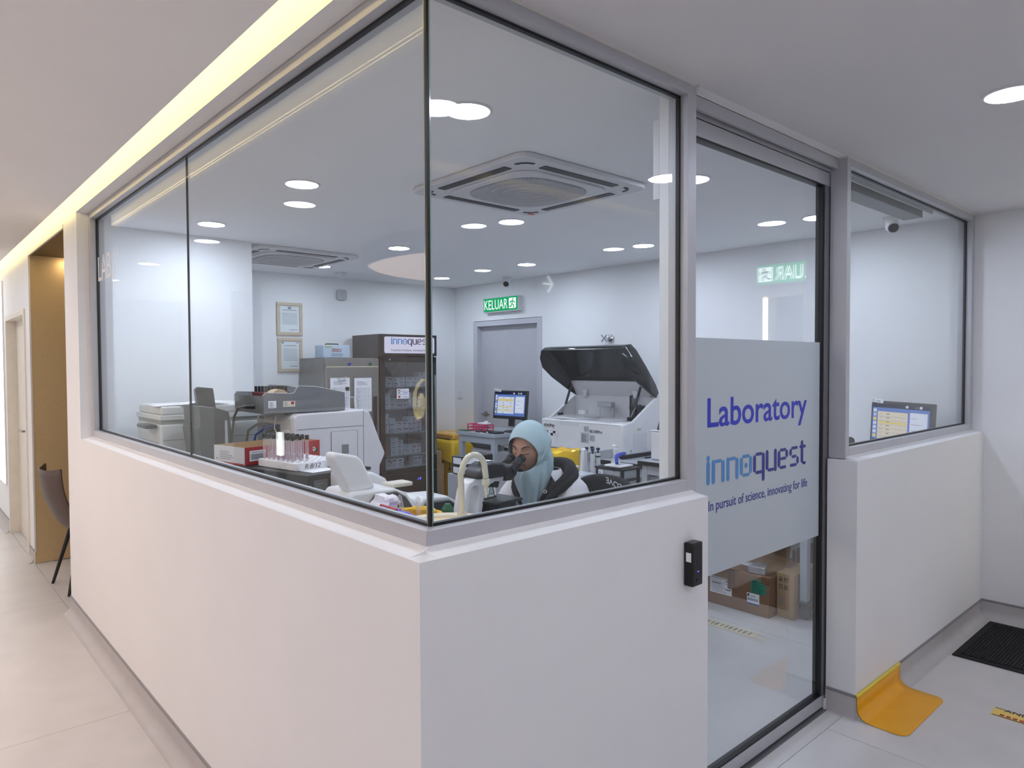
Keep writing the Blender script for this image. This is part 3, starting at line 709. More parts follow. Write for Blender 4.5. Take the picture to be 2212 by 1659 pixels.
# things of the hall that show only as reflections in the panes
t = thing('round_ceiling_panel', 'large round suspended ceiling ring with glowing cream underside', 'ceiling panel', (-2.70, 2.95, 2.3))
put('rim', M().lathe([(1.15, 0.149), (1.15, 0), (1.12, -0.005), (1.12, 0.02), (1.11, 0.03), (0.0, 0.03), (0, 0.149)], (-2.70, 2.95, 2.30), 72), mat('rim_grey', (120, 122, 130), 0.6), t)
put('underside', M().lathe([(1.105, 0.029), (1.105, 0.024), (0, 0.024)], (-2.70, 2.95, 2.30), 72), emit('cream_glow', (255, 224, 204), 5.0), t, smooth=0)
t = thing('reception_counter', 'brown reception counter across the corridor, seen mirrored', 'counter', (-2.6, 2.6, 0))
put('body', B(-3.0, 1.6, 0, -2.45, 3.6, 1.05), mat('walnut', (92, 66, 50), 0.4, var=0.1), t)
put('top', B(-3.05, 1.55, 1.05, -2.40, 3.65, 1.09), mat('stone_top', (190, 180, 172), 0.3), t)
t = thing('potted_anthurium', 'dark leafy plant with red flowers on the reception counter, mirrored', 'plant', (-2.6, 3.0, 1.09))
put('pot', M().lathe([(0.07, 0), (0.10, 0.16), (0.09, 0.16), (0.085, 0.12), (0, 0.12)], (-2.6, 3.0, 1.09)), BLACK, t)
rp_ = random.Random(5)
for k in range(16):
    a = rp_.uniform(0, 2*PI); l = rp_.uniform(0.10, 0.24); z = rp_.uniform(0.2, 0.42)
    tip = Vector((-2.6+math.cos(a)*l, 3.0+math.sin(a)*l, 1.19+z)); b0 = Vector((-2.6, 3.0, 1.2)); d = Vector((math.cos(a), math.sin(a), -0.5)).normalized(); s = Vector((-math.sin(a), math.cos(a), 0))
    put('leaf' if k < 12 else 'flower', M().add([tip-d*0.03, tip+d*0.03+s*0.055+Vector((0,0,.01)), tip+d*0.13, tip+d*0.03-s*0.055+Vector((0,0,.01)), tip+d*0.04], [(0,1,4),(1,2,4),(2,3,4),(3,0,4)]), mat('leaf_dark', (36, 48, 40), 0.4) if k < 12 else RED, t)
    put('stem', M().tube([b0, (b0+tip)/2+Vector((0, 0, .05)), tip], 0.004, n=5), MATS['leaf_dark'], t)
t = thing('loop_lamp', 'warm looped light tube hanging in the hall, mirrored in the glass', 'lamp', (-1.62, 2.67, 1.2))
pts = [(-1.62, 2.60, 1.46), (-1.62, 2.66, 1.42), (-1.62, 2.70, 1.36), (-1.62, 2.705, 1.28), (-1.62, 2.69, 1.22), (-1.62, 2.66, 1.19), (-1.62, 2.62, 1.21), (-1.62, 2.60, 1.27), (-1.62, 2.60, 1.33), (-1.62, 2.625, 1.36), (-1.62, 2.645, 1.33), (-1.62, 2.65, 1.26), (-1.62, 2.665, 1.20)]
put('tube', M().tube(pts, 0.006, n=8), emit('loop_warm', (255, 236, 170), 9), t)
put('cord', M().cyl((-1.62, 2.60, 1.46), (-1.62, 2.60, 2.449), 0.0015, n=6), WHITE, t)
t = thing('direction_sign', 'hanging lobby sign with a white arrow, mirrored in the corner pane', 'sign', (3.35, -3.0, 2.1))
put('board', B(2.95, -3.03, 2.13, 4.0, -3.0, 2.40), WHITE2, t)
put('hanger', B(3.0, -3.02, 2.40, 3.02, -3.01, 2.449).box(3.9, -3.02, 2.40, 3.92, -3.01, 2.449), WHITE2, t)
put('arrow', M().tube([(3.62, -2.995, 2.27), (3.50, -2.995, 2.27)], 0.008, n=6).tube([(3.56, -2.995, 2.34), (3.62, -2.995, 2.27), (3.56, -2.995, 2.20)], 0.008, n=6), emit('arrow_white', (255, 255, 255), 5), t)
t = thing('backlit_panel', 'small ribbed white lit panel across the corridor, mirrored in the glass', 'light panel', (-1.3, 3.2, 0.9))
put('face', B(-1.0, 3.40, 0.93, -0.99, 3.47, 1.09), emit('panel_white', (250, 255, 250), 16), t)
put('stand', B(-1.02, 3.38, 0, -1.0, 3.49, 1.11), GREY, t)

# ================================================================== LAB FURNITURE
WT = mat('worktop_grey', (168, 172, 180), 0.35, var=0.05, scale=40)
FR = mat('bench_frame', (176, 182, 190), 0.4)
def bench(name, label, x0, y0, x1, y1, z, thick=0.03, leg=0.045, topm=None, edge=None, caster=False, apron=True, legs=None):
    t = thing(name, label, 'table', ((x0+x1)/2, (y0+y1)/2, 0))
    put('worktop', B(x0, y0, z-thick, x1, y1, z), topm or WT, t, bev=0.002)
    if edge: put('edge_band', B(x0-0.003, y0-0.003, z-thick-0.002, x1+0.003, y1+0.003, z-0.004), edge, t)
    zl = 0.11 if caster else 0.0
    for (ax, ay) in (legs or ((x0+0.02, y0+0.02), (x1-0.02-leg, y0+0.02), (x0+0.02, y1-0.02-leg), (x1-0.02-leg, y1-0.02-leg))):
        lg_ = put('leg', B(ax, ay, zl+0.001, ax+leg, ay+leg, z-thick), FR, t, bev=0.002)
        if caster:
            cx, cy = ax+leg/2, ay+leg/2
            put('caster', M().box(cx-0.03, cy-0.03, 0.098, cx+0.03, cy+0.03, 0.112).cyl((cx-0.012, cy, 0.036), (cx+0.012, cy, 0.036), 0.035, n=18).box(cx-0.016, cy-0.02, 0.06, cx+0.016, cy+0.02, 0.10), GREY, lg_, bev=0.002)
    if apron:
        put('apron', B(x0+0.03, y0+0.025, z-thick-0.07, x1-0.03, y0+0.055, z-thick-0.001).box(x0+0.025, y0+0.056, z-thick-0.07, x0+0.055, y1-0.03, z-thick-0.001), FR, t)
    return t
bench('lab_counter', 'long grey counter behind the corridor window, carrying the microscope', 0.20, 0.22, 1.22, 3.72, 0.78)
bench('lab_bench', 'grey bench with a black edge under the big open analyzer', 3.42, 1.99, 4.09, 3.62, 0.79, thick=0.035, edge=BLACK)
bench('lab_bench', 'wheeled bench with a black edge behind the sliding door', 3.235, 0.66, 4.09, 1.93, 0.85, thick=0.03, edge=BLACK, caster=True)
bench('lab_bench', 'small bench under the monitor behind the window right of the door', 3.42, 0.20, 4.09, 0.655, 0.925, thick=0.03)
bench('lab_bench', 'middle bench with the pipettes and small drawer tower', 1.893, 1.265, 2.75, 1.95, 0.76)
bench('computer_table', 'grey metal table with a computer in front of the grey door', 3.499, 3.868, 4.06, 4.464, 0.88, thick=0.035, leg=0.05, topm=FR)

# ---- big open analyzer
def big_analyzer():
    t = thing('chemistry_analyzer', 'large white chemistry analyzer with its smoked lid raised', 'analyzer', (3.8, 2.8, 0.80))
    x0, x1, y0, y1 = 3.50, 4.06, 2.29, 3.215
    put('body', B(x0, y0, 0.822, x1-0.1, y1, 1.075), WHITE, t, bev=0.02, seg=4)
    put('foot_plinth', B(x0+0.03, y0+0.02, 0.791, x1-0.12, y1-0.02, 0.822), BLACK, t)
    # side cheeks rising to the back
    for k, y in enumerate((y0, y1-0.02)):
        put('side_cheek', M().prism([(x0+0.04, 0.83), (x0+0.04, 1.07), (x0+0.12, 1.085), (x0+0.42, 1.265), (x1, 1.265), (x1, 0.83)], 1, y-0.005+0.01*k, y+0.015+0.01*k), WHITE, t, bev=0.004)
    put('back_wall', B(3.93, y0+0.02, 1.07, 3.955, y1-0.02, 1.27), WHITE2, t)
    put('rear_housing', B(3.955, y0+0.003, 0.822, x1+0.05, y1-0.003, 1.32), WHITE, t, bev=0.03, seg=4)
    put('hinge_cover', M().prism([(3.86, 1.40), (3.90, 1.41), (3.99, 1.29), (3.95, 1.25)], 1, y0+0.05, y1-0.02), WHITE2, t, bev=0.008)
    put('deck', B(x0+0.04, y0+0.03, 1.072, 3.93, y1-0.03, 1.082), WHITE2, t, bev=0.004)
    put('reagent_disc', M().lathe([(0.20, 0), (0.20, 0.006), (0.18, 0.014), (0, 0.014)], (3.72, 2.98, 1.082), 40), WHITE, t)
    put('sample_disc', M().lathe([(0.13, 0), (0.13, 0.006), (0.11, 0.012), (0, 0.012)], (3.74, 2.58, 1.082), 36), WHITE, t)
    put('handle_recess', M().prism(rrect(0.22, 0.028, 0.012, cx=2.87, cy=1.045), 0, x0-0.003, x0+0.001), WHITE2, t)
    put('front_seam', B(x0-0.0015, y0+0.03, 1.062, x0+0.001, y1-0.03, 1.0635), GREY, t)
    a = put('probe_arm', B(3.80, 2.66, 1.18, 3.86, 2.82, 1.225), LGREY, t, bev=0.008)
    put('probe_column', M().cyl((3.85, 2.68, 1.08), (3.85, 2.68, 1.19), 0.014), LGREY, a)
    put('probe_needle', M().cyl((3.82, 2.80, 1.09), (3.82, 2.80, 1.18), 0.003, n=8), CHROME, a)
    put('stirrer_arm', B(3.62, 2.80, 1.12, 3.67, 2.88, 1.16).cyl((3.64, 2.84, 1.082), (3.64, 2.84, 1.12), 0.008), WHITE, t, bev=0.006)
    put('wash_station', B(3.88, 2.42, 1.08, 3.91, 2.445, 1.21).box(3.88, 2.46, 1.08, 3.91, 2.485, 1.21).box(3.86, 2.39, 1.17, 3.92, 2.51, 1.20), BLACK, t)
    for k in range(6):
        yy = 2.41+0.016*k
        put('wash_tube', M().tube([(3.87, yy, 1.20), (3.87, yy, 1.25), (3.90, yy+0.02, 1.265), (3.925, yy+0.03, 1.22)], 0.0022, n=6), TUBEC, t)
    put('window', M().prism(rrect(0.085, 0.20, 0.015, cx=2.515, cy=1.185), 0, 3.925, 3.929), GLOSSB, t)
    for y in (y0+0.19, y1-0.16):
        put('hinge', B(3.895, y-0.03, 1.30, 3.91, y+0.03, 1.325).box(3.90, y-0.02, 1.26, 3.92, y+0.02, 1.31), CHROME, t)
    # raised smoked lid: deep tray hinged at the back, leaning forward
    y0l, y1l = y0-0.0, y1-0.02
    prof = [(3.94, 1.275), (3.86, 1.31), (3.62, 1.445), (3.505, 1.53), (3.475, 1.61), (3.49, 1.675), (3.53, 1.70), (3.60, 1.71), (3.67, 1.665), (3.80, 1.53), (3.93, 1.38), (3.97, 1.31)]
    opn = [(3.94, 1.275), (3.86, 1.31), (3.62, 1.445), (3.505, 1.53), (3.475, 1.61), (3.49, 1.675)]
    m = M()
    k = len(prof)
    top = prof[5:]+[prof[0]]
    for (a_, b_) in zip(prof[5:], prof[6:]):
        m.quad((a_[0], y0l, a_[1]), (b_[0], y0l, b_[1]), (b_[0], y1l, b_[1]), (a_[0], y1l, a_[1]))
    m.add([(p[0], y0l, p[1]) for p in prof], [tuple(range(k))]); m.add([(p[0], y1l, p[1]) for p in prof], [tuple(range(k))])
    put('lid', m, SMOKE, t, solid=0.008, merge=True, smooth=50)
    m = M(); m.tube([(p[0], y0l, p[1]) for p in opn], 0.006, n=6).tube([(p[0], y1l, p[1]) for p in opn], 0.006, n=6).tube([(3.49, y0l, 1.675), (3.49, y1l, 1.675)], 0.006, n=6)
    put('lid_rim', m, BLACK, t)
    for y in (y0+0.10, y1-0.03):
        s = put('gas_strut', M().cyl((3.72, y, 1.10), (3.80, y, 1.21), 0.006, n=10), CHROME, t)
        put('strut_cylinder', M().cyl((3.785, y, 1.19), (3.86, y, 1.36), 0.011, n=12).box(3.70, y-0.015, 1.083, 3.74, y+0.015, 1.115), BLACK, s)
    # right side panels, vents, sockets
    ys_ = y0-0.006
    put('service_panel', M().prism(rrect(0.17, 0.13, 0.003, cx=3.72, cy=0.925), 1, ys_-0.002, ys_), WHITE2, t, bev=0.001)
    put('lock', M().cyl((3.60, ys_, 0.855), (3.60, ys_-0.003, 0.855), 0.011), LGREY, t)
    vm = M()
    for q in range(8):
        vm.box(3.975, ys_-0.002, 1.13+0.015*q, 4.003, ys_-0.0005, 1.139+0.015*q).box(4.008, ys_-0.002, 1.13+0.015*q, 4.034, ys_-0.0005, 1.139+0.015*q)
    put('vent', vm, BLACK, t)
    put('socket_recess', B(3.93, ys_-0.003, 0.86, 4.02, ys_, 0.93), GREY, t)
    put('cable', M().tube([(3.95, ys_-0.01, 0.915), (3.99, ys_-0.05, 0.91), (4.01, ys_-0.05, 0.87), (3.97, ys_-0.07, 0.80), (3.85, ys_-0.10, 0.796), (3.70, ys_-0.06, 0.796)], 0.006, n=8), BLACK, t)
    text('lettering', 'mindray', (x0-0.0015, 3.175, 1.005), (0, -1, 0), (0, 0, 1), 0.04, INK, t, width=0.13, height=0.035, bold=0.0006)
    text('lettering', 'BS-240Pro', (x0-0.0015, 2.635, 0.985), (0, -1, 0), (0, 0, 1), 0.03, INK, t, width=0.135, height=0.024, bold=0.0004)
    SV = mat('silver_label', (178, 180, 184), 0.4)
    decal('label', t, (x0-0.001, 2.70, 0.99), (0, -1, 0), (0, 0, 1), 0.055, 0.045, lines(.1, .9, .2, .9, 3, INKL), base=SV)
    decal('label', t, (x0-0.001, 2.735, 0.895), (0, -1, 0), (0, 0, 1), 0.09, 0.085, lines(.1, .9, .1, .9, 6, INK), base=SV)
    decal('label', t, (x0-0.001, 2.635, 0.915), (0, -1, 0), (0, 0, 1), 0.055, 0.05, lines(.1, .9, .15, .9, 4, INKL), base=SV)
    rs = [(0, 0, 1, 1, INKL)]+[(0.02+0.2*i, 0.06, 0.19+0.2*i, 0.46, PAPER) for i in range(5)]+[(0.02+0.2*i, 0.54, 0.19+0.2*i, 0.94, PAPER) for i in range(5)]+[(0.03, .6, .1, .9, YEL)]
    decal('label', t, (x0-0.001, 3.155, 0.93), (0, -1, 0), (0, 0, 1), 0.15, 0.042, rs, base=PAPER)
    decal('label', t, (3.68, ys_-0.001, 1.015), (1, 0, 0), (0, 0, 1), 0.05, 0.018, lines(.4, .95, .1, .9, 3, INK)+[(0.02, 0.1, 0.3, 0.8, YEL)], base=WHITE2)
    return t
big_analyzer()
# white analyzer with a dark screen on the wheeled bench
t = thing('lab_analyzer', 'white boxy analyzer with a tilted black screen, half hidden by the post', 'analyzer', (3.6, 1.7, 0.85))
put('body', B(3.33, 1.42, 0.851, 3.85, 1.89, 1.06), WHITE, t, bev=0.012, seg=3)
put('lid', B(3.325, 1.415, 1.06, 3.855, 1.895, 1.068), WHITE2, t, bev=0.003)
put('screen', M().prism([(3.36, 1.068), (3.42, 1.198), (3.44, 1.198), (3.50, 1.068)], 1, 1.45, 1.86), GLOSSB, t, bev=0.006)
t = thing('tubing_reel', 'small white reel behind the boxy analyzer', 'reel', (3.75, 2.05, 0.85))
put('wheel', M().cyl((3.62, 2.02, 0.84), (3.68, 2.02, 0.84), 0.045).cyl((3.60, 2.02, 0.84), (3.70, 2.02, 0.84), 0.02), WHITE, t, bev=0.003)

# ---- computer table in front of the grey door
def screen_ui(par, org, xd, up, w_, h_, yellow):
    CB = emit('ui_blue', (96, 128, 205), 0.75); CW = emit('ui_white', (215, 222, 245), 0.8); CD = emit('ui_dark', (28, 34, 66), 0.6); CY = emit('ui_yellow', (225, 205, 110), 0.8); CC = emit('ui_cream', (225, 214, 196), 0.75)
    rs = [(0, 0, 1, 1, CB), (0, 0.90, 1, 1, CD)]
    for i in range(5): rs.append((0.60+0.078*i, 0.925, 0.645+0.078*i, 0.985, CW))
    rs.append((0.10, 0.10, 0.64, 0.80, CW if yellow else CC)); rs.append((0.68, 0.14, 0.97, 0.82, CW))
    for i in range(13):
        y = 0.12+0.05*i; rs.append((0.11, y, 0.63, y+0.006, CB))
        if yellow and i in (1, 2, 5, 9, 10, 11): rs.append((0.10, y+0.004, 0.62, y+0.044, CY))
        if i % 2 == 0:
            for q in range(4): rs.append((0.14+0.12*q, y+0.015, 0.20+0.12*q, y+0.03, CD))
    if not yellow: rs.append((0.10, 0.50, 0.62, 0.545, CY)); rs.append((0.10, 0.55, 0.62, 0.59, CD))
    for i in range(12): rs.append((0.70, 0.18+0.05*i, 0.80+0.1*(i % 2), 0.19+0.05*i, CD))
    for i in range(7): rs.append((0.015, 0.12+0.11*i, 0.075, 0.20+0.11*i, CY if i in (0, 4) else CW))
    rs.append((0, 0, 1, 0.07, CD))
    for i in range(8): rs.append((0.10+0.10*i, 0.015, 0.17+0.10*i, 0.05, CB))
    decal('screen', par, org, xd, up, w_, h_, rs, base=CD)
def monitor(label, c, az, w_, h_, tilt, zt, yellow, zdesk, sticker=True):
    """c = centre of the panel (x,y,z), az = azimuth of the outward normal"""
    t = thing('monitor', label, 'monitor', (c[0], c[1], zdesk))
    n = Vector((math.cos(az)*math.cos(tilt), math.sin(az)*math.cos(tilt), math.sin(tilt)))
    xd = Vector((-math.sin(az), math.cos(az), 0)); up = n.cross(xd)
    mt = Matrix((xd, up, n)).transposed().to_4x4(); mt.translation = Vector(c)
    put('panel', M().box(-w_/2, -h_/2, -0.03, w_/2, h_/2, 0, mtx=mt), BLACK, t, bev=0.004)
    screen_ui(t, Vector(c)-xd*(w_/2-0.018)-up*(h_/2-0.03)+n*0.001, xd, up, w_-0.036, h_-0.048, yellow)
    b = Vector((c[0], c[1], zdesk))-n*0.07; b.z = zdesk
    put('stand', M().box(-0.03, -h_/2-0.07, -0.06, 0.03, 0, -0.03, mtx=mt), BLACK, t)
    put('base', M().lathe([(0.11, 0.0), (0.11, 0.008), (0.09, 0.014), (0, 0.014)], (b.x, b.y, zdesk+0.0005)), BLACK, t)
    if sticker:
        decal('label', t, Vector(c)-xd*(w_/2)+up*(h_/2-0.012)+n*0.001, xd, up, w_*0.09, 0.03, lines(.1, .9, .1, .9, 3, INK), base=PAPER)
        decal('label', t, Vector(c)-xd*(w_/2-w_*0.10)+up*(h_/2-0.016)+n*0.001, xd, up, w_*0.11, 0.026, lines(.1, .9, .1, .9, 2, INK), base=PAPER)
    return t
monitor('black monitor with a blue and yellow table on the computer table', (3.76, 3.925, 1.155), R(186), 0.44, 0.285, R(6), 0, True, 0.88)
KEYS = BLACK
t = thing('keyboard', 'black keyboard in front of the blue and yellow monitor', 'keyboard', (3.62, 3.98, 0.88))
put('base', B(3.53, 3.875, 0.881, 3.645, 4.085, 0.892), BLACK, t, bev=0.003)
m = M()
for i in range(5):
    for j in range(12): m.box(3.536+i*0.021, 3.882+j*0.0168, 0.892, 3.553+i*0.021, 3.895+j*0.0168, 0.898)
put('keys', m, DGREY, t, kind='stuff')
t = thing('mouse', 'black mouse at the near edge of the computer table', 'mouse', (3.535, 4.14, 0.88))
put('body', M().ell((3.535, 4.14, 0.892), (0.028, 0.05, 0.012)), BLACK, t)
t = thing('barcode_scanner', 'black barcode scanner standing right of the monitor', 'scanner', (3.95, 3.92, 0.88))
put('handle', M().cyl((3.95, 3.925, 0.895), (3.95, 3.91, 1.055), 0.025, 0.02), BLACK, t)
put('head', M().ell((3.94, 3.905, 1.075), (0.035, 0.045, 0.028)), BLACK, t)
put('stand', M().lathe([(0.045, 0), (0.045, 0.01), (0.03, 0.02), (0, 0.02)], (3.95, 3.925, 0.881)), BLACK, t)
t = thing('tube_rack', 'bright pink open tube rack on the computer table', 'rack', (3.66, 4.25, 0.88))
m = M()
for z in (0.885, 0.915, 0.945):
    m.box(3.58, 4.10, z, 3.588, 4.38, z+0.008).box(3.69, 4.10, z, 3.698, 4.38, z+0.008).box(3.58, 4.10, z, 3.698, 4.108, z+0.008).box(3.58, 4.372, z, 3.698, 4.38, z+0.008).box(3.632, 4.10, z, 3.64, 4.38, z+0.008)
    for k in range(5): m.box(3.58, 4.15+0.045*k, z, 3.698, 4.156+0.045*k, z+0.008)
put('shelf_grid', m, PINK, t, kind='stuff')
m = M()
for x in (3.58, 3.69):
    for y in (4.10, 4.19, 4.28, 4.372): m.box(x, y, 0.881, x+0.008, y+0.008, 0.953)
put('posts', m, PINK, t)
o = put('card_stack', B(3.60, 4.12, 0.954, 3.68, 4.24, 0.968).box(3.63, 4.14, 0.968, 3.66, 4.17, 0.985), PAPER, bev=0.002); tag(o, 'white slips lying on the pink tube rack', 'paper')
o = put('notebook', B(3.515, 4.30, 0.881, 3.60, 4.45, 0.888), GREEN, bev=0.002); tag(o, 'thin dark green notebook at the end of the computer table', 'notebook')
o = put('paper_sheet', M().grid([[Vector((3.51+0.02*i, 3.98+0.03*j, 0.8815+(0.02 if (i == 0 and j == 0) else 0.0))) for j in range(8)] for i in range(3)]), PAPER, solid=0.0008); tag(o, 'white paper sheet curling off the computer table edge', 'paper')

# monitor behind the far window
mon = monitor('wide monitor behind the window right of the door', (3.921, 0.404, 1.155), R(150), 0.513, 0.30, R(3), 0, False, 0.925)
t = thing('barcode_scanner', 'round black scanner head left of the monitor by the far window', 'scanner', (3.50, 0.53, 0.925))
put('head', M().ell((3.45, 0.515, 1.085), (0.026, 0.026, 0.026)).cyl((3.45, 0.515, 1.085), (3.43, 0.50, 1.095), 0.02, 0.017), BLACK, t)
put('neck', M().cyl((3.50, 0.53, 0.933), (3.455, 0.517, 1.07), 0.010), BLACK, t)
put('base', M().lathe([(0.05, 0), (0.05, 0.008), (0, 0.012)], (3.50, 0.53, 0.926)), BLACK, t)

# ---- fridges on the back wall
def glass_fridge():
    x0, x1, yf, H_ = 2.772, 3.448, 4.72, 1.862
    t = thing('display_fridge', 'tall black glass-door fridge with an illuminated header sign', 'fridge', (3.11, 5.0, 0))
    put('side_panel', B(x0, yf+0.05, 0.04, x0+0.03, YB-0.03, H_), DGREY, t)
    put('side_panel', B(x1-0.03, yf+0.05, 0.04, x1, YB-0.03, H_), BLACK, t)
    put('back_panel', B(x0+0.03, YB-0.06, 0.04, x1-0.03, YB-0.03, H_), WHITE2, t)
    put('top_panel', B(x0+0.03, yf+0.05, H_-0.03, x1-0.03, YB-0.06, H_), BLACK, t)
    put('inner_lining', B(x0+0.031, yf+0.08, 0.50, x0+0.035, YB-0.07, 1.60).box(x1-0.035, yf+0.08, 0.50, x1-0.031, YB-0.07, 1.60), WHITE2, t)
    hd = put('header', B(x0, yf, 1.645, x1, yf+0.05, H_), BLACK, t, bev=0.003)
    put('sign_face', M().prism(rrect(0.60, 0.165, 0.018, cx=3.115, cy=1.755), 1, yf-0.004, yf-0.0005), emit('header_sign', (205, 205, 232), 0.85), hd)
    logo('innoquest', (2.893, yf-0.0045, 1.766), (1, 0, 0), (0, 0, 1), 0.46, (SKY_T, mat('ink_navy', (34, 28, 60), 0.5)), hd, 'logo', sx=0.66)
    text('lettering', 'In pursuit of science, innovating for life', (2.893, yf-0.005, 1.693), (1, 0, 0), (0, 0, 1), 0.03, MATS['ink_navy'], hd, width=0.46, height=0.024)
    db = M().box(x0+0.0, yf+0.01, 0.50, x0+0.055, yf+0.048, 1.635).box(x1-0.045, yf+0.01, 0.50, x1, yf+0.048, 1.635).box(x0, yf+0.01, 1.585, x1, yf+0.048, 1.636).box(x0, yf+0.01, 0.46, x1, yf+0.048, 0.50)
    d = put('door', db, BLACK, t, bev=0.002)
    put('door_glass', B(x0+0.055, yf+0.025, 0.50, x1-0.045, yf+0.029, 1.585), glass('fridge_glass', tint=(0.74, 0.77, 0.79), r0=0.06), d, smooth=0)
    put('handle', B(x1-0.038, yf-0.02, 0.62, x1-0.022, yf+0.01, 1.45), STEEL, d, bev=0.004)
    decal('notice', d, (2.97, yf+0.0235, 1.215), (1, 0, 0), (0, 0, 1), 0.145, 0.10, [(0.05, .72, .95, .76, INKL), (0.05, .4, .95, .43, INKL), (.1, .55, .25, .64, INK), (.1, .8, .28, .9, RED), (.12, .08, .28, .3, RED), (.5, .55, .9, .6, BLU_T), (.5, .15, .9, .2, INKL)], base=PAPER)
    put('base_panel', B(x0, yf+0.01, 0.05, x1, yf+0.05, 0.455), BLACK, t, bev=0.002)
    text('display', '-1.9', (3.20, yf+0.008, 0.375), (1, 0, 0), (0, 0, 1), 0.03, MATS['led_blue'], t, width=0.045, height=0.022)
    put('key_lock', M().cyl((2.88, yf+0.009, 1.61), (2.88, yf+0.004, 1.61), 0.007), CHROME, t)
    put('feet', B(x0+0.04, yf+0.1, 0, x0+0.08, yf+0.14, 0.05).box(x1-0.08, yf+0.1, 0, x1-0.04, yf+0.14, 0.05).box(x0+0.04, YB-0.1, 0, x0+0.08, YB-0.06, 0.05).box(x1-0.08, YB-0.1, 0, x1-0.04, YB-0.06, 0.05), BLACK, t)
    zs = [1.335, 1.115, 0.865, 0.635]
    GRD = mat('shelf_wire', (205, 206, 210), 0.4)
    for z in zs:
        m = M(); m.box(x0+0.036, yf+0.085, z-0.012, x1-0.036, yf+0.10, z)
        for q in range(12): m.box(x0+0.04+q*0.051, yf+0.10, z-0.004, x0+0.046+q*0.051, YB-0.08, z)
        m.box(x0+0.036, yf+0.3, z-0.010, x1-0.036, yf+0.31, z-0.004)
        sh = put('shelf', m, GRD, t)
        mm = M()
        for q in range(24): mm.box(x0+0.10+q*0.018, yf+0.0835, z-0.009, x0+0.108+q*0.018, yf+0.0848, z-0.002)
        put('price_strip', mm, DGREY, sh)
    put('floor_liner', B(x0+0.036, yf+0.08, 0.50, x1-0.036, YB-0.065, 0.508), WHITE2, t)
    fan = put('fan_housing', M().prism([(x0+0.06, 1.575), (x1-0.2, 1.575), (x1-0.28, 1.46), (x0+0.16, 1.46)], 1, YB-0.14, YB-0.07), LGREY, t, bev=0.004)
    put('fan_grille', M().cyl((3.0, YB-0.142, 1.515), (3.0, YB-0.148, 1.515), 0.05), DGREY, fan)
    # reagent cartons
    rb = random.Random(11)
    LAB_S = [('top', zs[0], [(0.05, 3, .05), (0.20, 5, .05), (0.31, 3, .09), (0.42, 3, .09)]), ('second', zs[1], None), ('third', zs[2], None), ('fourth', zs[3], None), ('bottom', 0.508, None)]
    proto = None
    ORD = ['first', 'second', 'third', 'fourth', 'fifth', 'sixth', 'seventh', 'eighth', 'ninth', 'tenth']; LEV = ['at the bottom', 'second up', 'third up', 'fourth up', 'fifth up']
    def carton(x, y, z, w_, d_, h_, shelf, dot, st, lv):
        rs = lines(.12, .85, .18, .62, 3, INKL, .3, rnd=rb)+[(.1, .72, .7, .84, INK)]
        tt = thing('reagent_carton', 'white carton on the %s fridge shelf, %s stack from the left, %s' % (shelf, ORD[st], LEV[lv]), 'carton', (x, y, z), 'white reagent cartons on the %s fridge shelf' % shelf)
        put('carton', B(x, y, z+0.001, x+w_, y+d_, z+h_), PAPER, tt, smooth=0)
        decal('print', tt, (x, y-0.0003, z), (1, 0, 0), (0, 0, 1), w_, h_, rs)
        if dot: put('dot_sticker', M().cyl((x+w_*.75, y-0.002, z+h_*.6), (x+w_*.75, y-0.003, z+h_*.6), 0.009, n=12), mat('pink_dot', (235, 60, 100), 0.5), tt)
    for shelf, z, _ in LAB_S:
        top = {'top': 0.15, 'second': 0.17, 'third': 0.20, 'fourth': 0.19, 'bottom': 0.10}[shelf]
        x = x0+0.05; st = 0
        while x < x1-0.125:
            w_ = rb.choice((0.06, 0.075, 0.085)); 
            if shelf == 'fourth' and x < 2.93: x = 2.945
            if rb.random() < 0.12: x += 0.03
            if x+w_ > x1-0.04: break
            hh = z; lv = 0
            hmax = z+top*rb.uniform(0.55, 1.0)
            yy = yf+0.10+rb.uniform(0, 0.03)
            if shelf == 'bottom' and 3.06 < x < 3.18: x += 0.06; continue
            while hh < hmax-0.03:
                h_ = rb.choice((0.045, 0.05, 0.055)) if shelf != 'bottom' else 0.095
                carton(x, yy, hh, w_-0.004, 0.10, h_-0.001, shelf, rb.random() < 0.25, st, lv); hh += h_; lv += 1
            x += w_; st += 1
    o = put('bubble_pouch', M().box(2.845, yf+0.11, 0.637, 2.925, yf+0.14, 0.755), mat('copper_pouch', (176, 116, 84), 0.4, var=0.15, scale=120, bump=0.6), bev=0.008); tag(o, 'copper brown bubble pouch on the fourth fridge shelf', 'pouch')
glass_fridge()
t = thing('steel_fridge', 'stainless steel cabinet fridge with papers on its door', 'fridge', (2.48, 5.0, 0))
put('body', B(2.19, 4.78, 0.05, 2.765, YB-0.03, 1.625), STEEL, t, bev=0.004)
dd = put('door', B(2.195, 4.735, 0.10, 2.76, 4.775, 1.54), STEEL, t, bev=0.004)
put('fascia', B(2.195, 4.735, 1.545, 2.76, 4.775, 1.622), STEEL, t, bev=0.003)
put('handle', B(2.70, 4.70, 0.9, 2.72, 4.735, 1.25), BLACK, dd, bev=0.004)
put('door_seam', B(2.20, 4.733, 1.536, 2.755, 4.735, 1.545), mat('pale_strip', (215, 208, 180), 0.4), t)
for x, c in ((2.44, BLUE), (2.665, GREEN)):
    put('magnet', M().cyl((x, 4.7345, 1.565), (x, 4.722, 1.565), 0.014), c, t)
put('feet', B(2.22, 4.82, 0, 2.27, 4.87, 0.05).box(2.69, 4.82, 0, 2.74, 4.87, 0.05).box(2.22, 5.18, 0, 2.27, 5.23, 0.05).box(2.69, 5.18, 0, 2.74, 5.23, 0.05), BLACK, t)
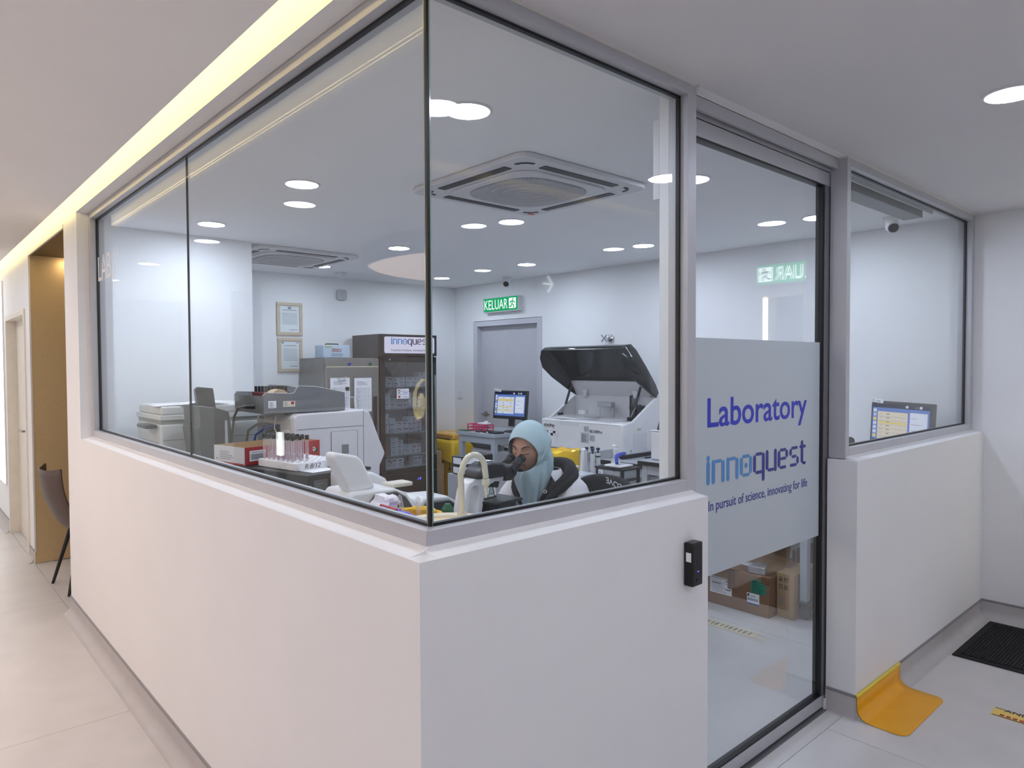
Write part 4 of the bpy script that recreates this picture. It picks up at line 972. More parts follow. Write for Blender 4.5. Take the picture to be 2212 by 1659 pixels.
def form(x, w_, z0, z1, lab, clip, tw):
    t = thing('record_sheet', lab, 'paper', (x+w_/2, 4.73, z0))
    rs = lines(.15, .9, .80, .92, 4, INKL)
    rs += [(.1, .10+.043*i, .92, .105+.043*i, INKL) for i in range(15)]+[(.1+.1025*i, .10, .108+.1025*i, .71, INKL) for i in range(9)]
    rs += [(.12, .12+.043*i, .12+.08*(1+i % 3), .128+.043*i, INKL) for i in range(14)]
    decal('sheet', t, (x, 4.7245, z0), (1, 0.0, tw), (-tw, 0, 1), w_, z1-z0, rs, base=PAPER)
    if clip: put('clip', B(x+w_*0.4, 4.715, z1-0.025, x+w_*0.8, 4.732, z1+0.004), CHROME, t, bev=0.003)
    put('board', B(x-0.004, 4.7262, z0, x+w_+0.004, 4.731, z1+0.003), LGREY, t)
form(2.235, 0.20, 1.12, 1.435, 'clipboard with a record table, left on the steel fridge door', True, -0.0)
form(2.485, 0.185, 1.105, 1.43, 'record table sheet, right on the steel fridge door', False, 0.0)
t = thing('first_aid_box', 'pale blue first aid box on top of the steel fridge', 'box', (2.36, 5.0, 1.625))
LB = mat('pale_blue_box', (186, 206, 222), 0.5)
put('box', B(2.21, 4.80, 1.626, 2.48, 4.98, 1.745), LB, t, bev=0.003)
put('handle', M().tube([(2.27, 4.89, 1.745), (2.28, 4.89, 1.758), (2.40, 4.89, 1.758), (2.41, 4.89, 1.745)], 0.006), BLACK, t)
for s, z in (('EMERGENCY', 1.70), ('FIRST AID KIT', 1.683)):
    text('lettering', s, (2.345, 4.7985, z), (1, 0, 0), (0, 0, 1), 0.016, RED, t, align='CENTER', bold=0.0003, width=0.10)
decal('label', t, (2.22, 4.799, 1.722), (1, 0, 0), (0, 0, 1), 0.08, 0.016, lines(.2, .9, .1, .9, 2, INKL), base=mat('label_olive', (190, 196, 150), 0.5))
decal('print', t, (2.28, 4.799, 1.64), (1, 0, 0), (0, 0, 1), 0.13, 0.035, lines(.05, .95, .1, .9, 3, INKL, ragged=False))

# ---- bins and cartons in the back corner
t = thing('clinical_waste_bin', 'big yellow waste bin with a lid and yellow liner by the black fridge', 'bin', (3.9, 5.0, 0))
put('body', M().prism([(3.72, 4.80), (4.07, 4.80), (4.07, 5.20), (3.72, 5.20)], 2, 0.10, 0.66), YELB, t, bev=0.02, seg=3)
put('lid', B(3.69, 4.77, 0.745, 4.09, 5.24, 0.80), mat('lid_amber', (226, 168, 60), 0.45), t, bev=0.012)
rows_ = []; rw = random.Random(2)
for k, z in enumerate((0.745, 0.70, 0.62, 0.555, 0.54)):
    row = []
    for (x, y) in rrect(0.40+0.03*(k > 0), 0.47+0.03*(k > 0), 0.05, n=6, cx=3.89, cy=5.005): row.append(Vector((x+rw.uniform(-.006, .006), y+rw.uniform(-.008, .008), z+rw.uniform(-.012, .012)+(0.05*math.sin(y*9) if k > 2 else 0))))
    rows_.append(row)
put('liner_bag', M().grid(rows_, closed=True), YEL, t, solid=0.002, smooth=30)
put('lid_label', B(3.80, 4.90, 0.8005, 3.86, 5.12, 0.8015), mat('label_cream', (236, 220, 130), 0.5), t)
put('pedal', M().tube([(3.70, 4.85, 0.18), (3.68, 4.82, 0.18), (3.68, 4.82, 0.10), (3.68, 4.90, 0.095), (3.68, 5.10, 0.095)], 0.006), ORANGE, t)
put('wheel', M().cyl((3.80, 4.80, 0.05), (3.80, 4.84, 0.05), 0.05).cyl((4.0, 4.80, 0.05), (4.0, 4.84, 0.05), 0.05).cyl((3.80, 5.16, 0.05), (3.80, 5.20, 0.05), 0.05).cyl((4.0, 5.16, 0.05), (4.0, 5.20, 0.05), 0.05).box(3.77, 4.80, 0.05, 4.03, 5.20, 0.101), BLACK, t)
m = M().cyl((3.7195, 4.87, 0.42), (3.7185, 4.87, 0.42), 0.012, n=12)
for a in (90, 210, 330): m.cyl((3.7195, 4.87+0.018*math.cos(R(a)), 0.42+0.018*math.sin(R(a))), (3.7185, 4.87+0.018*math.cos(R(a)), 0.42+0.018*math.sin(R(a))), 0.011, n=12)
m.box(3.7185, 4.85, 0.38, 3.7195, 4.89, 0.386).box(3.7185, 4.85, 0.46, 3.7195, 4.89, 0.465).box(3.7185, 4.862, 0.47, 3.7195, 4.878, 0.52)
put('biohazard_mark', m, INK, t)
for (z0, z1, xx, lab_) in ((0.001, 0.30, 3.53, 'brown carton on the floor beside the black fridge, bottom of the stack'), (0.302, 0.48, 3.53, 'brown carton in the middle of the stack beside the black fridge'), (0.482, 0.62, 3.50, 'flat brown carton topping the stack beside the black fridge')):
    o = put('cardboard_box', B(xx, 4.90, z0, xx+0.135, 5.2, z1), CARD2, bev=0.003); tag(o, lab_, 'box')

# yellow liner bin at the middle bench
t = thing('waste_bin', 'open yellow-lined waste bin beside the middle bench', 'bin', (2.72, 2.25, 0))
put('body', M().lathe([(0.11, 0), (0.13, 0.86), (0.12, 0.86), (0.10, 0.02), (0, 0.02)], (2.72, 2.25, 0.001)), YELB, t)
rows_ = []; rw = random.Random(4)
for k, (z, r_) in enumerate(((0.80, 0.10), (0.90, 0.125), (0.945, 0.135), (0.94, 0.155), (0.87, 0.165), (0.80, 0.15), (0.74, 0.155))):
    rows_.append([Vector((2.72+(r_+rw.uniform(-.012, .012))*math.cos(2*PI*j/26), 2.25+(r_+rw.uniform(-.012, .012))*math.sin(2*PI*j/26), z+rw.uniform(-.012, .012))) for j in range(26)])
put('liner_bag', M().grid(rows_, closed=True), YEL, t, solid=0.002, smooth=30)
m = M()
for k in range(14):
    a, b = rw.uniform(0, 2*PI), rw.uniform(0, .08); c = Vector((2.72+b*math.cos(a), 2.25+b*math.sin(a), 0.90+rw.uniform(0, .02)))
    m.cyl(c, c+Vector((rw.uniform(-.05, .05), rw.uniform(-.05, .05), 0.012)), 0.007, n=8)
put('used_tubes', m, mat('pinkish_waste', (206, 170, 172), 0.4), t, kind='stuff')

# ---- cartons under the wheeled bench
t = thing('cardboard_box', 'large brown carton with white, green and blue labels under the wheeled bench', 'box', (3.3, 1.2, 0))
put('box', B(3.120, 0.85, 0.001, 3.60, 1.64, 0.245), CARD, t, bev=0.003)
put('flap', M().add([(3.14, 1.05, 0.247), (3.14, 1.60, 0.247), (3.05, 1.60, 0.275), (3.05, 1.12, 0.272)], [(0,1,2,3)]), CARD, t, solid=0.004, smooth=0)
put('flap', M().add([(3.58, 0.95, 0.247), (3.58, 1.6, 0.247), (3.70, 1.6, 0.32), (3.70, 1.0, 0.31)], [(0,1,2,3)]), CARD, t, solid=0.004, smooth=0)
put('tape_strip', B(3.1185, 1.08, 0.12, 3.121, 1.13, 0.246).box(3.1185, 0.85, 0.2, 3.121, 0.90, 0.2465), mat('brown_tape', (116, 84, 60), 0.25), t)
D_ = lambda y, z, w_, h_, rs, base: decal('label', t, (3.1195, y, z), (0, -1, 0), (0, 0, 1), w_, h_, rs, base=base)
D_(1.255, 0.075, 0.155, 0.105, lines(.05, .9, .08, .9, 9, INKL)+[(.7, .8, .95, .85, INK), (.1, .6, .5, .66, INK), (.05, .92, .8, .96, INK), (.7, .3, .95, .36, INK)], PAPER)
TEAL = mat('teal_label', (24, 140, 108), 0.5)
D_(0.967, 0.135, 0.095, 0.085, lines(.05, .95, .06, .92, 8, INK)+[(.1, .8, .4, .92, INK)], TEAL)
D_(0.995, 0.062, 0.082, 0.068, [(0, 0, 1, .12, BLUE), (.05, .7, .2, .92, INK), (.3, .72, .7, .8, INKL)]+[(.08+.12*i, .35, .15+.12*i, .55, INKL) for i in range(7)], PAPER)
t = thing('cardboard_box', 'tall tan carton with handling symbols beside the caster leg', 'box', (3.4, 0.78, 0))
put('box', B(3.204, 0.735, 0.001, 3.55, 0.845, 0.272), CARD2, t, bev=0.003)
for i, (s, a, b) in enumerate((('', 0.829, 0.22), ('10', 0.795, 0.22), ('12', 0.829, 0.175), ('', 0.795, 0.175))):
    put('symbol', B(3.2025, a-0.022, b, 3.2035, a, b+0.002).box(3.2025, a-0.022, b+0.026, 3.2035, a, b+0.028).box(3.2025, a-0.022, b, 3.2035, a-0.020, b+0.028).box(3.2025, a-0.002, b, 3.2035, a, b+0.028), INK, t)
    if s: text('lettering', s, (3.2028, a-0.003, b+0.010), (0, -1, 0), (0, 0, 1), 0.02, INK, t, width=0.015, height=0.014)
    else: put('symbol', B(3.2025, a-0.014, b+0.005, 3.2035, a-0.007, b+0.02), INK, t)
decal('print', t, (3.2035, 0.835, 0.08), (0, -1, 0), (0, 0, 1), 0.06, 0.06, lines(.1, .9, .1, .9, 5, INKL))
t = thing('cardboard_box', 'white-labelled carton at the back under the wheeled bench', 'box', (3.8, 0.78, 0))
put('box', B(3.66, 0.74, 0.001, 3.95, 0.97, 0.30), CARD, t, bev=0.003)
decal('label', t, (3.69, 0.7395, 0.12), (1, 0, 0), (0, 0, 1), 0.12, 0.12, lines(.1, .9, .1, .9, 5, INK), base=PAPER)
t = thing('wrapped_package', 'small foil-wrapped package on the large brown carton', 'package', (3.2, 0.95, 0.246))
put('package', M().prism([(3.155, 0.895), (3.255, 0.93), (3.235, 1.03), (3.135, 1.0)], 2, 0.2475, 0.292), mat('foil_grey', (170, 168, 176), 0.25, metal=0.4, var=0.15, scale=60, bump=0.5), t, bev=0.004)
put('wrap', M().grid([[Vector((3.128+0.012*i, 0.99+0.02*j, 0.293+0.004*((i*j) % 3))) for j in range(5)] for i in range(6)]), TUBEC, t, solid=0.0006)
o = put('hanging_cable', M().tube([(3.30, 0.78, 0.80), (3.305, 0.79, 0.6), (3.30, 0.76, 0.5), (3.31, 0.775, 0.40), (3.33, 0.78, 0.30), (3.34, 0.86, 0.262)], 0.004), GREY); tag(o, 'grey cable hanging behind the caster leg', 'cable')
o = put('hanging_cable', M().tube([(3.42, 0.66, 0.80), (3.42, 0.62, 0.6), (3.43, 0.60, 0.52), (3.42, 0.63, 0.4), (3.44, 0.64, 0.2), (3.46, 0.66, 0.004)], 0.004), GREY); tag(o, 'grey cable hanging to the right of the caster leg', 'cable')

# ---- middle bench
t = thing('pump_bottle', 'white pump bottle with blue symbols on the middle bench', 'bottle', (1.93, 1.33, 0.76))
put('bottle', M().lathe([(0.0, 0.001), (0.036, 0.001), (0.037, 0.15), (0.034, 0.17), (0.014, 0.185), (0.014, 0.19), (0, 0.19)], (1.93, 1.33, 0.76), 24), WHITE, t)
put('pump', M().cyl((1.93, 1.33, 0.95), (1.93, 1.33, 0.975), 0.013, 0.010).cyl((1.93, 1.33, 0.975), (1.93, 1.33, 0.995), 0.005).box(1.885, 1.323, 0.993, 1.942, 1.337, 1.004), WHITE, t, bev=0.002)
m = M()
for a, z in ((196, .885), (215, .885), (234, .885), (205, .86), (225, .86)):
    c = Vector((1.93+0.0372*math.cos(R(a)), 1.33+0.0372*math.sin(R(a)), z)); n_v = Vector((math.cos(R(a)), math.sin(R(a)), 0)); m.cyl(c, c+n_v*0.001, 0.0065, n=10)
put('symbols', m, SKY_T, t)
t = thing('pipette_stand', 'white and grey stand holding pipettes on the middle bench', 'stand', (2.4, 1.6, 0.76))
put('base', B(2.24, 1.56, 0.761, 2.60, 1.70, 0.775), WHITE, t, bev=0.004)
for x in (2.275, 2.565):
    put('post', M().prism([(x-0.02, 0.775), (x+0.02, 0.775), (x+0.035, 0.93), (x+0.03, 1.03), (x+0.015, 1.045), (x, 1.04), (x-0.002, 1.0)], 1, 1.59, 1.62), WHITE, t, bev=0.005)
put('rail', B(2.285, 1.60, 0.965, 2.58, 1.615, 1.02), LGREY, t, bev=0.003)
for k, x in enumerate((2.335, 2.385, 2.36, 2.41)):
    y = 1.575 if k < 2 else 1.645
    p = thing('pipette', ('white pipette with a blue button, %s on the stand' % ('front left', 'front with green band', 'back left', 'back right')[k]), 'pipette', (x, y, 0.83), 'pipettes on the stand')
    put('barrel', M().cyl((x, y, 0.85), (x, y, 0.90), 0.007, 0.012).cyl((x, y, 0.90), (x, y, 1.01), 0.015, 0.014), WHITE, p)
    put('button', M().cyl((x, y, 1.01), (x, y, 1.03), 0.006).cyl((x, y, 1.03), (x, y, 1.042), 0.012), mat('navy_button', (40, 52, 84), 0.4), p)
    if k == 1: put('band', M().cyl((x, y, 0.985), (x, y, 0.995), 0.0156), GREEN, p)
    put('tip', M().cyl((x, y, 0.81), (x, y, 0.85), 0.002, 0.006), CHROME, p)
t = thing('tip_box', 'clear box of cyan pipette tips on the middle bench', 'box', (2.12, 1.45, 0.76))
put('tips', B(2.065, 1.43, 0.765, 2.185, 1.53, 0.895), CYAN, t, bev=0.01)
put('case', B(2.055, 1.42, 0.762, 2.195, 1.54, 0.925), CLEARB, t, bev=0.004)
t = thing('drawer_tower', 'small black drawer tower with clear drawers on the middle bench', 'drawers', (2.33, 1.37, 0.76))
m = M().box(2.245, 1.27, 0.945, 2.415, 1.48, 0.955)
for x in (2.25, 2.395):
    for y in (1.275, 1.46): m.box(x, y, 0.761, x+0.015, y+0.015, 0.946)
for z in (0.761, 0.82, 0.883): m.box(2.25, 1.275, z, 2.41, 1.475, z+0.007)
put('shell', m, BLACK, t, bev=0.001)
for z in (0.77, 0.829, 0.892):
    d_ = put('drawer', B(2.254, 1.292, z, 2.40, 1.458, z+0.048), CLEARB, t, bev=0.003)
    put('drawer_front', B(2.246, 1.295, z+0.002, 2.2545, 1.455, z+0.046), CLEARB, d_, bev=0.002)
decal('label', t, (2.2455, 1.452, 0.897), (0, -1, 0), (0, 0, 1), 0.035, 0.04, lines(.1, .9, .1, .9, 3, INK), base=PAPER)
t = thing('heat_sealer', 'white punch with a curved blue lever on the drawer tower', 'punch', (2.32, 1.37, 0.956))
put('base', B(2.26, 1.30, 0.9565, 2.38, 1.42, 0.970), WHITE, t, bev=0.005)
put('column', M().cyl((2.31, 1.36, 0.97), (2.31, 1.37, 1.0), 0.014, 0.02).cyl((2.34, 1.39, 0.97), (2.34, 1.40, 1.055), 0.014, 0.016), WHITE, t, bev=0.003)
put('lever', M().tube([(2.255, 1.32, 0.985), (2.27, 1.335, 1.005), (2.30, 1.36, 1.018), (2.35, 1.375, 1.022), (2.40, 1.38, 1.025)], 0.011, rs=[0.009, 0.012, 0.013, 0.013, 0.010]), BLUE, t)
t = thing('low_cabinet', 'low grey cabinet behind the microscope user', 'cabinet', (2.2, 2.8, 0))
put('body', B(2.05, 2.49, 0.05, 2.45, 2.66, 0.80), LGREY, t, bev=0.003)
put('door', B(2.06, 2.482, 0.08, 2.44, 2.49, 0.78), FR, t, bev=0.002)
put('plinth', B(2.07, 2.51, 0, 2.43, 2.64, 0.05), DGREY, t)
for k, (z, l) in enumerate(((0.801, 'black and white ring binder lying at the bottom of the pair'), (0.864, 'black and white ring binder lying on top of the pair'))):
    t = thing('ring_binder', l, 'binder', (2.15, 2.7, z))
    put('cover', B(2.055, 2.50, z, 2.33, 2.62, z+0.062), BLACK, t, bev=0.006)
    put('spine_label', B(2.075, 2.4985, z+0.010, 2.22, 2.4995, z+0.052), PAPER, t)
    put('finger_ring', M().cyl((2.26, 2.499, z+0.03), (2.26, 2.4975, z+0.03), 0.014, n=16), BLACK, t)
    put('end_label', B(2.0535, 2.51, z+0.010, 2.0545, 2.60, z+0.052), PAPER, t)
t = thing('laser_printer', 'pale printer on the shelf behind the computer table legs', 'printer', (3.9, 4.6, 0.3))
put('body', B(3.66, 4.50, 0.30, 4.08, 4.86, 0.62) , WHITE2, t, bev=0.01) if False else put('body', B(3.62, 3.95, 0.45, 3.98, 4.37, 0.70), WHITE2, t, bev=0.012)
put('tray', B(3.60, 3.96, 0.47, 3.64, 4.35, 0.53), LGREY, t, bev=0.004)
put('stand', B(3.64, 3.96, 0.0, 3.97, 4.36, 0.449), FR, t)
put('paper_guide', M().add([(3.63, 3.98, 0.71), (3.63, 4.33, 0.71), (3.55, 4.33, 0.80), (3.55, 3.98, 0.80)], [(0,1,2,3)]), DGREY, t, solid=0.008)

# ---- counter behind the corridor window
t = thing('drum_centrifuge', 'round drum with a shallow beige lid in the corner of the counter', 'centrifuge', (0.50, 0.58, 0.78))
put('drum', M().lathe([(0.0, 0.001), (0.145, 0.001), (0.15, 0.02), (0.15, 0.24), (0.0, 0.24)], (0.50, 0.58, 0.78), 48), WHITE, t)
put('lid_rim', M().lathe([(0.155, 0.235), (0.158, 0.25), (0.150, 0.262), (0.135, 0.256), (0.13, 0.244), (0.13, 0.235)], (0.50, 0.58, 0.78), 48, ring=True), mat('cream_lid', (238, 230, 208), 0.2), t)
put('lid', M().lathe([(0.13, 0.241), (0.128, 0.249), (0, 0.251)], (0.50, 0.58, 0.78), 48), mat('beige_lid', (228, 200, 150), 0.3), t)
t = thing('gooseneck_tap', 'cream gooseneck tap arching over in front of the microscope', 'tap', (0.602, 0.63, 1.03))
CG = mat('cream_gloss', (222, 218, 200), 0.12, coat=0.5)
pts = [(0.602, 0.628, 1.05), (0.598, 0.627, 1.12), (0.594, 0.625, 1.19)]
for q in range(0, 181, 15):
    a = R(180-q); pts.append((0.642+0.050*math.cos(a), 0.615, 1.19+0.055*math.sin(a)))
pts += [(0.694, 0.612, 1.16)]
put('neck', M().tube(pts, 0.0105, n=16), CG, t, smooth=60)
put('base_collar', M().lathe([(0.0, 0), (0.017, 0), (0.017, 0.018), (0.014, 0.022), (0.0, 0.022)], (0.602, 0.628, 1.032), 24), CG, t)
put('nozzle_collar', M().lathe([(0.0, 0), (0.010, 0), (0.0145, 0.006), (0.0145, 0.022), (0.011, 0.026), (0.0, 0.026)], (0.694, 0.612, 1.132), 24), CG, t)
put('nozzle', M().lathe([(0.0, 0), (0.0035, 0), (0.008, 0.040), (0.0, 0.040)], (0.694, 0.612, 1.092), 18), CG, t)
t = thing('waste_bin', 'small yellow-lined counter bin full of used gloves and droppers', 'bin', (0.60, 0.93, 0.78))
put('pot', M().lathe([(0, 0.001), (0.085, 0.001), (0.105, 0.215), (0.098, 0.215), (0.08, 0.01), (0, 0.01)], (0.60, 0.93, 0.78), 30), YELB, t)
rows_ = []; rw = random.Random(9)
for k, (z, r_) in enumerate(((0.86, 0.07), (0.95, 0.092), (1.0, 0.104), (1.005, 0.113), (0.985, 0.118), (0.93, 0.112), (0.89, 0.114))):
    rows_.append([Vector((0.60+(r_+rw.uniform(-.005, .005))*math.cos(2*PI*j/36), 0.93+(r_+rw.uniform(-.005, .005))*math.sin(2*PI*j/36), z+rw.uniform(-.005, .005))) for j in range(36)])
put('liner_bag', M().grid(rows_, closed=True), YEL, t, solid=0.0015, smooth=30)
def crumple(name, c, r_, mt, seed, label, cat, amp=0.25):
    rr = random.Random(seed); m = M().ell(c, r_, 18, 10)
    ph = [rr.uniform(0, 6) for _ in range(6)]
    vs = []
    for v in m.v:
        d = Vector(v)-Vector(c)
        k = 1+amp*(math.sin(d.x*90+ph[0])*math.sin(d.y*110+ph[1])+0.5*math.sin(d.z*170+ph[2]+d.x*60))
        vs.append(Vector(c)+d*k)
    m.v = [tuple(v) for v in vs]
    o = put(name, m, mt, smooth=30); tag(o, label, cat); return o
crumple('tissue', (0.55, 1.035, 1.03), (0.055, 0.05, 0.038), mat('tissue_white', (236, 234, 240), 0.8), 1, 'crumpled white tissue piled at the counter bin', 'tissue')
crumple('glove', (0.515, 0.975, 1.015), (0.05, 0.07, 0.016), mat('glove_violet', (104, 92, 205), 0.4), 2, 'violet glove lying over the counter bin edge', 'glove', 0.35)
crumple('glove', (0.535, 0.885, 1.012), (0.035, 0.055, 0.013), mat('glove_violet', (104, 92, 205), 0.4), 3, 'second violet glove hanging towards the glass at the bin', 'glove', 0.35)
o = put('dropper', M().tube([(0.505, 0.99, 1.036), (0.515, 0.90, 1.030)], 0.006), RED); tag(o, 'thin dark red strip lying on the counter bin', 'strip')
for k, (x, y, dx, dy, h_) in enumerate(((0.60, 0.965, -0.02, 0.015, 0.11), (0.635, 0.93, 0.0, 0.01, 0.10), (0.665, 0.93, 0.02, -0.01, 0.12), (0.655, 0.905, 0.01, -0.01, 0.075))):
    tt = thing('dropper', '%s clear dropper bulb from the left standing in the counter bin' % ('first', 'second', 'third', 'fourth')[k], 'dropper', (x, y, 0.95), 'clear droppers in the counter bin')
    put('stem', M().tube([(x, y, 0.90), (x+dx*.4, y+dy*.4, 0.90+h_*.6)], 0.003), TUBEC, tt)
    put('bulb', M().tube([(x+dx*.35, y+dy*.35, 0.955), (x+dx*.6, y+dy*.6, 0.97+h_*.3), (x+dx, y+dy, 0.965+h_*.85), (x+dx*1.05, y+dy*1.05, 0.968+h_*.9)], 0.007, rs=[0.004, 0.008, 0.008, 0.003]), TUBEC, tt)
t = thing('reagent_bottle', 'bottle with a dark green cap left of the gooseneck tap', 'bottle', (0.77, 0.93, 0.78))
put('bottle', M().lathe([(0, 0.001), (0.032, 0.001), (0.032, 0.16), (0.022, 0.19), (0, 0.19)], (0.765, 0.93, 0.78)), WHITE2, t)
put('cap', M().lathe([(0, 0.185), (0.026, 0.185), (0.024, 0.215), (0.012, 0.235), (0, 0.235)], (0.765, 0.93, 0.78), 7), GREEN, t, smooth=0)

# white desktop reader with arm
t = thing('urine_reader', 'white benchtop reader with a slanted arm and dark grey front', 'reader', (0.62, 1.35, 0.78))
put('body', M().prism([(.49, .781), (.49, 1.03), (.51, 1.052), (.60, 1.052), (.70, 1.048), (.76, 1.02), (.82, .93), (.82, .781)], 1, 1.20, 1.42), WHITE, t, bev=0.012, seg=3)
put('front_panel', M().prism([(.575, .79), (.575, 1.005), (.60, 1.035), (.70, 1.038), (.745, 1.01), (.80, .93), (.80, .79)], 1, 1.185, 1.201), DGREY, t, bev=0.006)
put('arm', M().prism([(.475, 1.12), (.442, 1.195), (.455, 1.212), (.55, 1.19), (.572, 1.17), (.63, 1.055), (.55, 1.045), (.51, 1.05)], 1, 1.235, 1.31), WHITE, t, bev=0.01, seg=3)
put('drum', M().prism([(.60, .781), (.60, 1.085), (.62, 1.10), (.74, 1.082), (.80, 1.05), (.84, .98), (.85, .90), (.85, .781)], 1, 1.43, 1.572), WHITE, t, bev=0.012, seg=3)
put('seam', B(.70, 1.4285, .95, .702, 1.4300, 1.088), GREY, t)
put('tongue', B(0.70, 1.22, 1.045, 0.80, 1.30, 1.062), CREAM, t, bev=0.004)
t = thing('handset', 'black handheld terminal lying on the white reader', 'handset', (.70, 1.5, 1.09))
put('body', M().prism([(.63, 1.105), (.74, 1.089), (.745, 1.104), (.635, 1.12)], 1, 1.46, 1.58), BLACK, t, bev=0.004)
put('screen', M().add([(.64, 1.47, 1.1205), (.735, 1.47, 1.1065), (.735, 1.57, 1.1065), (.64, 1.57, 1.1205)], [(0,1,2,3)]), GLOSSB, t, smooth=0)
t = thing('tube_mixer', 'rounded white mixer with a dark grey side beside the white reader', 'mixer', (.98, 1.4, 0.78))
put('body', M().prism([(.875, .781), (.875, .955), (.895, .972), (1.02, .965), (1.08, .93), (1.10, .87), (1.10, .781)], 1, 1.27, 1.45), WHITE, t, bev=0.01, seg=3)
put('side_panel', M().prism([(.885, .79), (.885, .94), (.90, .955), (1.02, .95), (1.07, .915), (1.09, .86), (1.09, .79)], 1, 1.255, 1.271), DGREY, t, bev=0.006)

def Rm(c, deg): return Matrix.Translation(c) @ Matrix.Rotation(R(deg), 4, 'Z')
Q = Rm((0.493, 1.56, 0), 12)
t = thing('counter_unit', 'long black benchtop unit with a small screen, carrying the foam rack', 'unit', (0.5, 1.9, 0.78))
put('body', M().box(0, 0, 0.781, 0.245, 0.80, 1.08, mtx=Q), mat('soft_black', (34, 34, 36), 0.45), t, bev=0.004)
xd = (Q.to_3x3() @ Vector((1, 0, 0))); fy = Q @ Vector((0, -0.001, 0))
decal('display', t, Q @ Vector((0.028, -0.001, 0.97)), xd, (0, 0, 1), 0.075, 0.085, lines(.1, .9, .15, .9, 6, GREY), base=mat('lcd_grey', (88, 90, 92), 0.3))
put('buttons', M().box(0.008, -0.002, 1.0, 0.014, 0, 1.006, mtx=Q).box(0.008, -0.002, 1.015, 0.014, 0, 1.021, mtx=Q).box(0.008, -0.002, 1.03, 0.014, 0, 1.036, mtx=Q).box(0.14, -0.002, 1.04, 0.155, 0, 1.044, mtx=Q).box(0.14, -0.002, 1.0, 0.152, 0, 1.004, mtx=Q).box(0.14, -0.002, 0.96, 0.15, 0, 0.964, mtx=Q), LGREY, t)
o = put('paper_sheet', M().box(0.06, 0.04, 1.081, 0.20, 0.14, 1.082, mtx=Q), PAPER); tag(o, 'small white slip lying in front of the foam rack', 'paper')

Q2 = Rm((0.505, 1.70, 0), 10)
t = thing('foam_rack', 'white foam tube rack hand-marked R:8/12', 'rack', (0.62, 1.85, 1.08))
put('block', M().box(0, 0, 1.0815, 0.235, 0.30, 1.116, mtx=Q2), mat('foam_white', (236, 234, 238), 0.8, bump=0.3, scale=90), t, bev=0.003)
m = M()
hole = []
for i in range(6):
    for j in range(8):
        c = Q2 @ Vector((0.022+i*0.038, 0.02+j*0.037, 1.1162)); m.cyl(c, c+Vector((0, 0, 0.0006)), 0.009, n=12)
        hole.append((i, j, c))
put('holes', m, mat('foam_hole', (176, 174, 180), 0.9), t)
text('lettering', 'R:8/12', Q2 @ Vector((0.045, -0.001, 1.088)), Q2.to_3x3() @ Vector((1, 0, 0)), (0, 0, 1), 0.02, INK, t, width=0.085, height=0.020, shear=0.25)
tp = None
for i, j, c in hole:
    if i > 2 or j < 1 or j > 7: continue
    if tp is None:
        tp = thing('test_tube', 'clear test tube with a black cap standing in the foam rack', 'tube', (c.x, c.y, 1.09), 'black-capped tubes in the foam rack')
        put('tube', M().lathe([(0.004, 0.0), (0.0075, 0.008), (0.0075, 0.098), (0.0, 0.098)], (c.x, c.y, 1.117), 14), TUBEC, tp)
        put('content', M().lathe([(0.0, 0.003), (0.0062, 0.008), (0.0062, 0.032), (0.0, 0.032)], (c.x, c.y, 1.117), 12), mat('pink_serum', (206, 168, 176), 0.4), tp)
        put('cap', M().lathe([(0.0, 0.0), (0.0095, 0.0), (0.0095, 0.020), (0.0, 0.020)], (c.x, c.y, 1.213), 14), BLACK, tp)
    else: dup(tp, (c.x, c.y, 1.09))

Q3 = Rm((0.403, 2.041, 0), 12)
t = thing('paper_carton', 'open red and white copy paper carton lid on the black unit', 'carton', (0.6, 2.15, 1.08))
put('end_wall', M().box(0, 0, 1.0815, 0.005, 0.25, 1.165, mtx=Q3), WHITE2, t)
put('front_wall', M().box(0.005, 0, 1.0815, 0.44, 0.005, 1.165, mtx=Q3), RED, t)
put('end_wall', M().box(0.435, 0.005, 1.0815, 0.44, 0.25, 1.165, mtx=Q3), RED, t)
put('back_wall', M().box(0.005, 0.245, 1.0815, 0.435, 0.25, 1.165, mtx=Q3), CARD2, t)
put('lining', M().box(0.005, 0.005, 1.0815, 0.435, 0.245, 1.085, mtx=Q3).box(0.005, 0.0052, 1.085, 0.435, 0.007, 1.1645, mtx=Q3).box(0.0052, 0.007, 1.085, 0.007, 0.245, 1.1645, mtx=Q3).box(0.432, 0.007, 1.085, 0.4345, 0.245, 1.1645, mtx=Q3), CARD2, t)
put('red_edge', M().box(-0.001, 0, 1.0815, 0.0, 0.25, 1.089, mtx=Q3), RED, t)
x3 = Q3.to_3x3() @ Vector((1, 0, 0)); y3 = Q3.to_3x3() @ Vector((0, 1, 0))
decal('barcode_label', t, Q3 @ Vector((0.03, -0.0008, 1.098)), x3, (0, 0, 1), 0.085, 0.05, [(0.08+0.045*i, 0.15, 0.08+0.045*i+0.02*(1+i % 2), 0.7, INKL) for i in range(19)]+[(0.1, 0.82, 0.9, 0.88, INKL)], base=PAPER)
text('lettering', 'A4', Q3 @ Vector((0.222, -0.0012, 1.134)), -x3, (0, 0, -1), 0.02, PAPER, t, width=0.032, height=0.026)
text('lettering', '70', Q3 @ Vector((0.172, -0.0012, 1.130)), -x3, (0, 0, -1), 0.02, PAPER, t, width=0.036, height=0.022)
text('lettering', 'e', Q3 @ Vector((0.412, -0.0012, 1.132)), -x3, (0, 0, -1), 0.03, PAPER, t, width=0.018, height=0.022)
put('leaf_mark', M().add([Q3 @ Vector(q) for q in ((0.415, -0.0012, 1.12), (0.43, -0.0012, 1.128), (0.425, -0.0012, 1.108), (0.415, -0.0012, 1.10), (0.408, -0.0012, 1.112))], [(0,1,2,3,4)]), GREEN, t, smooth=0)
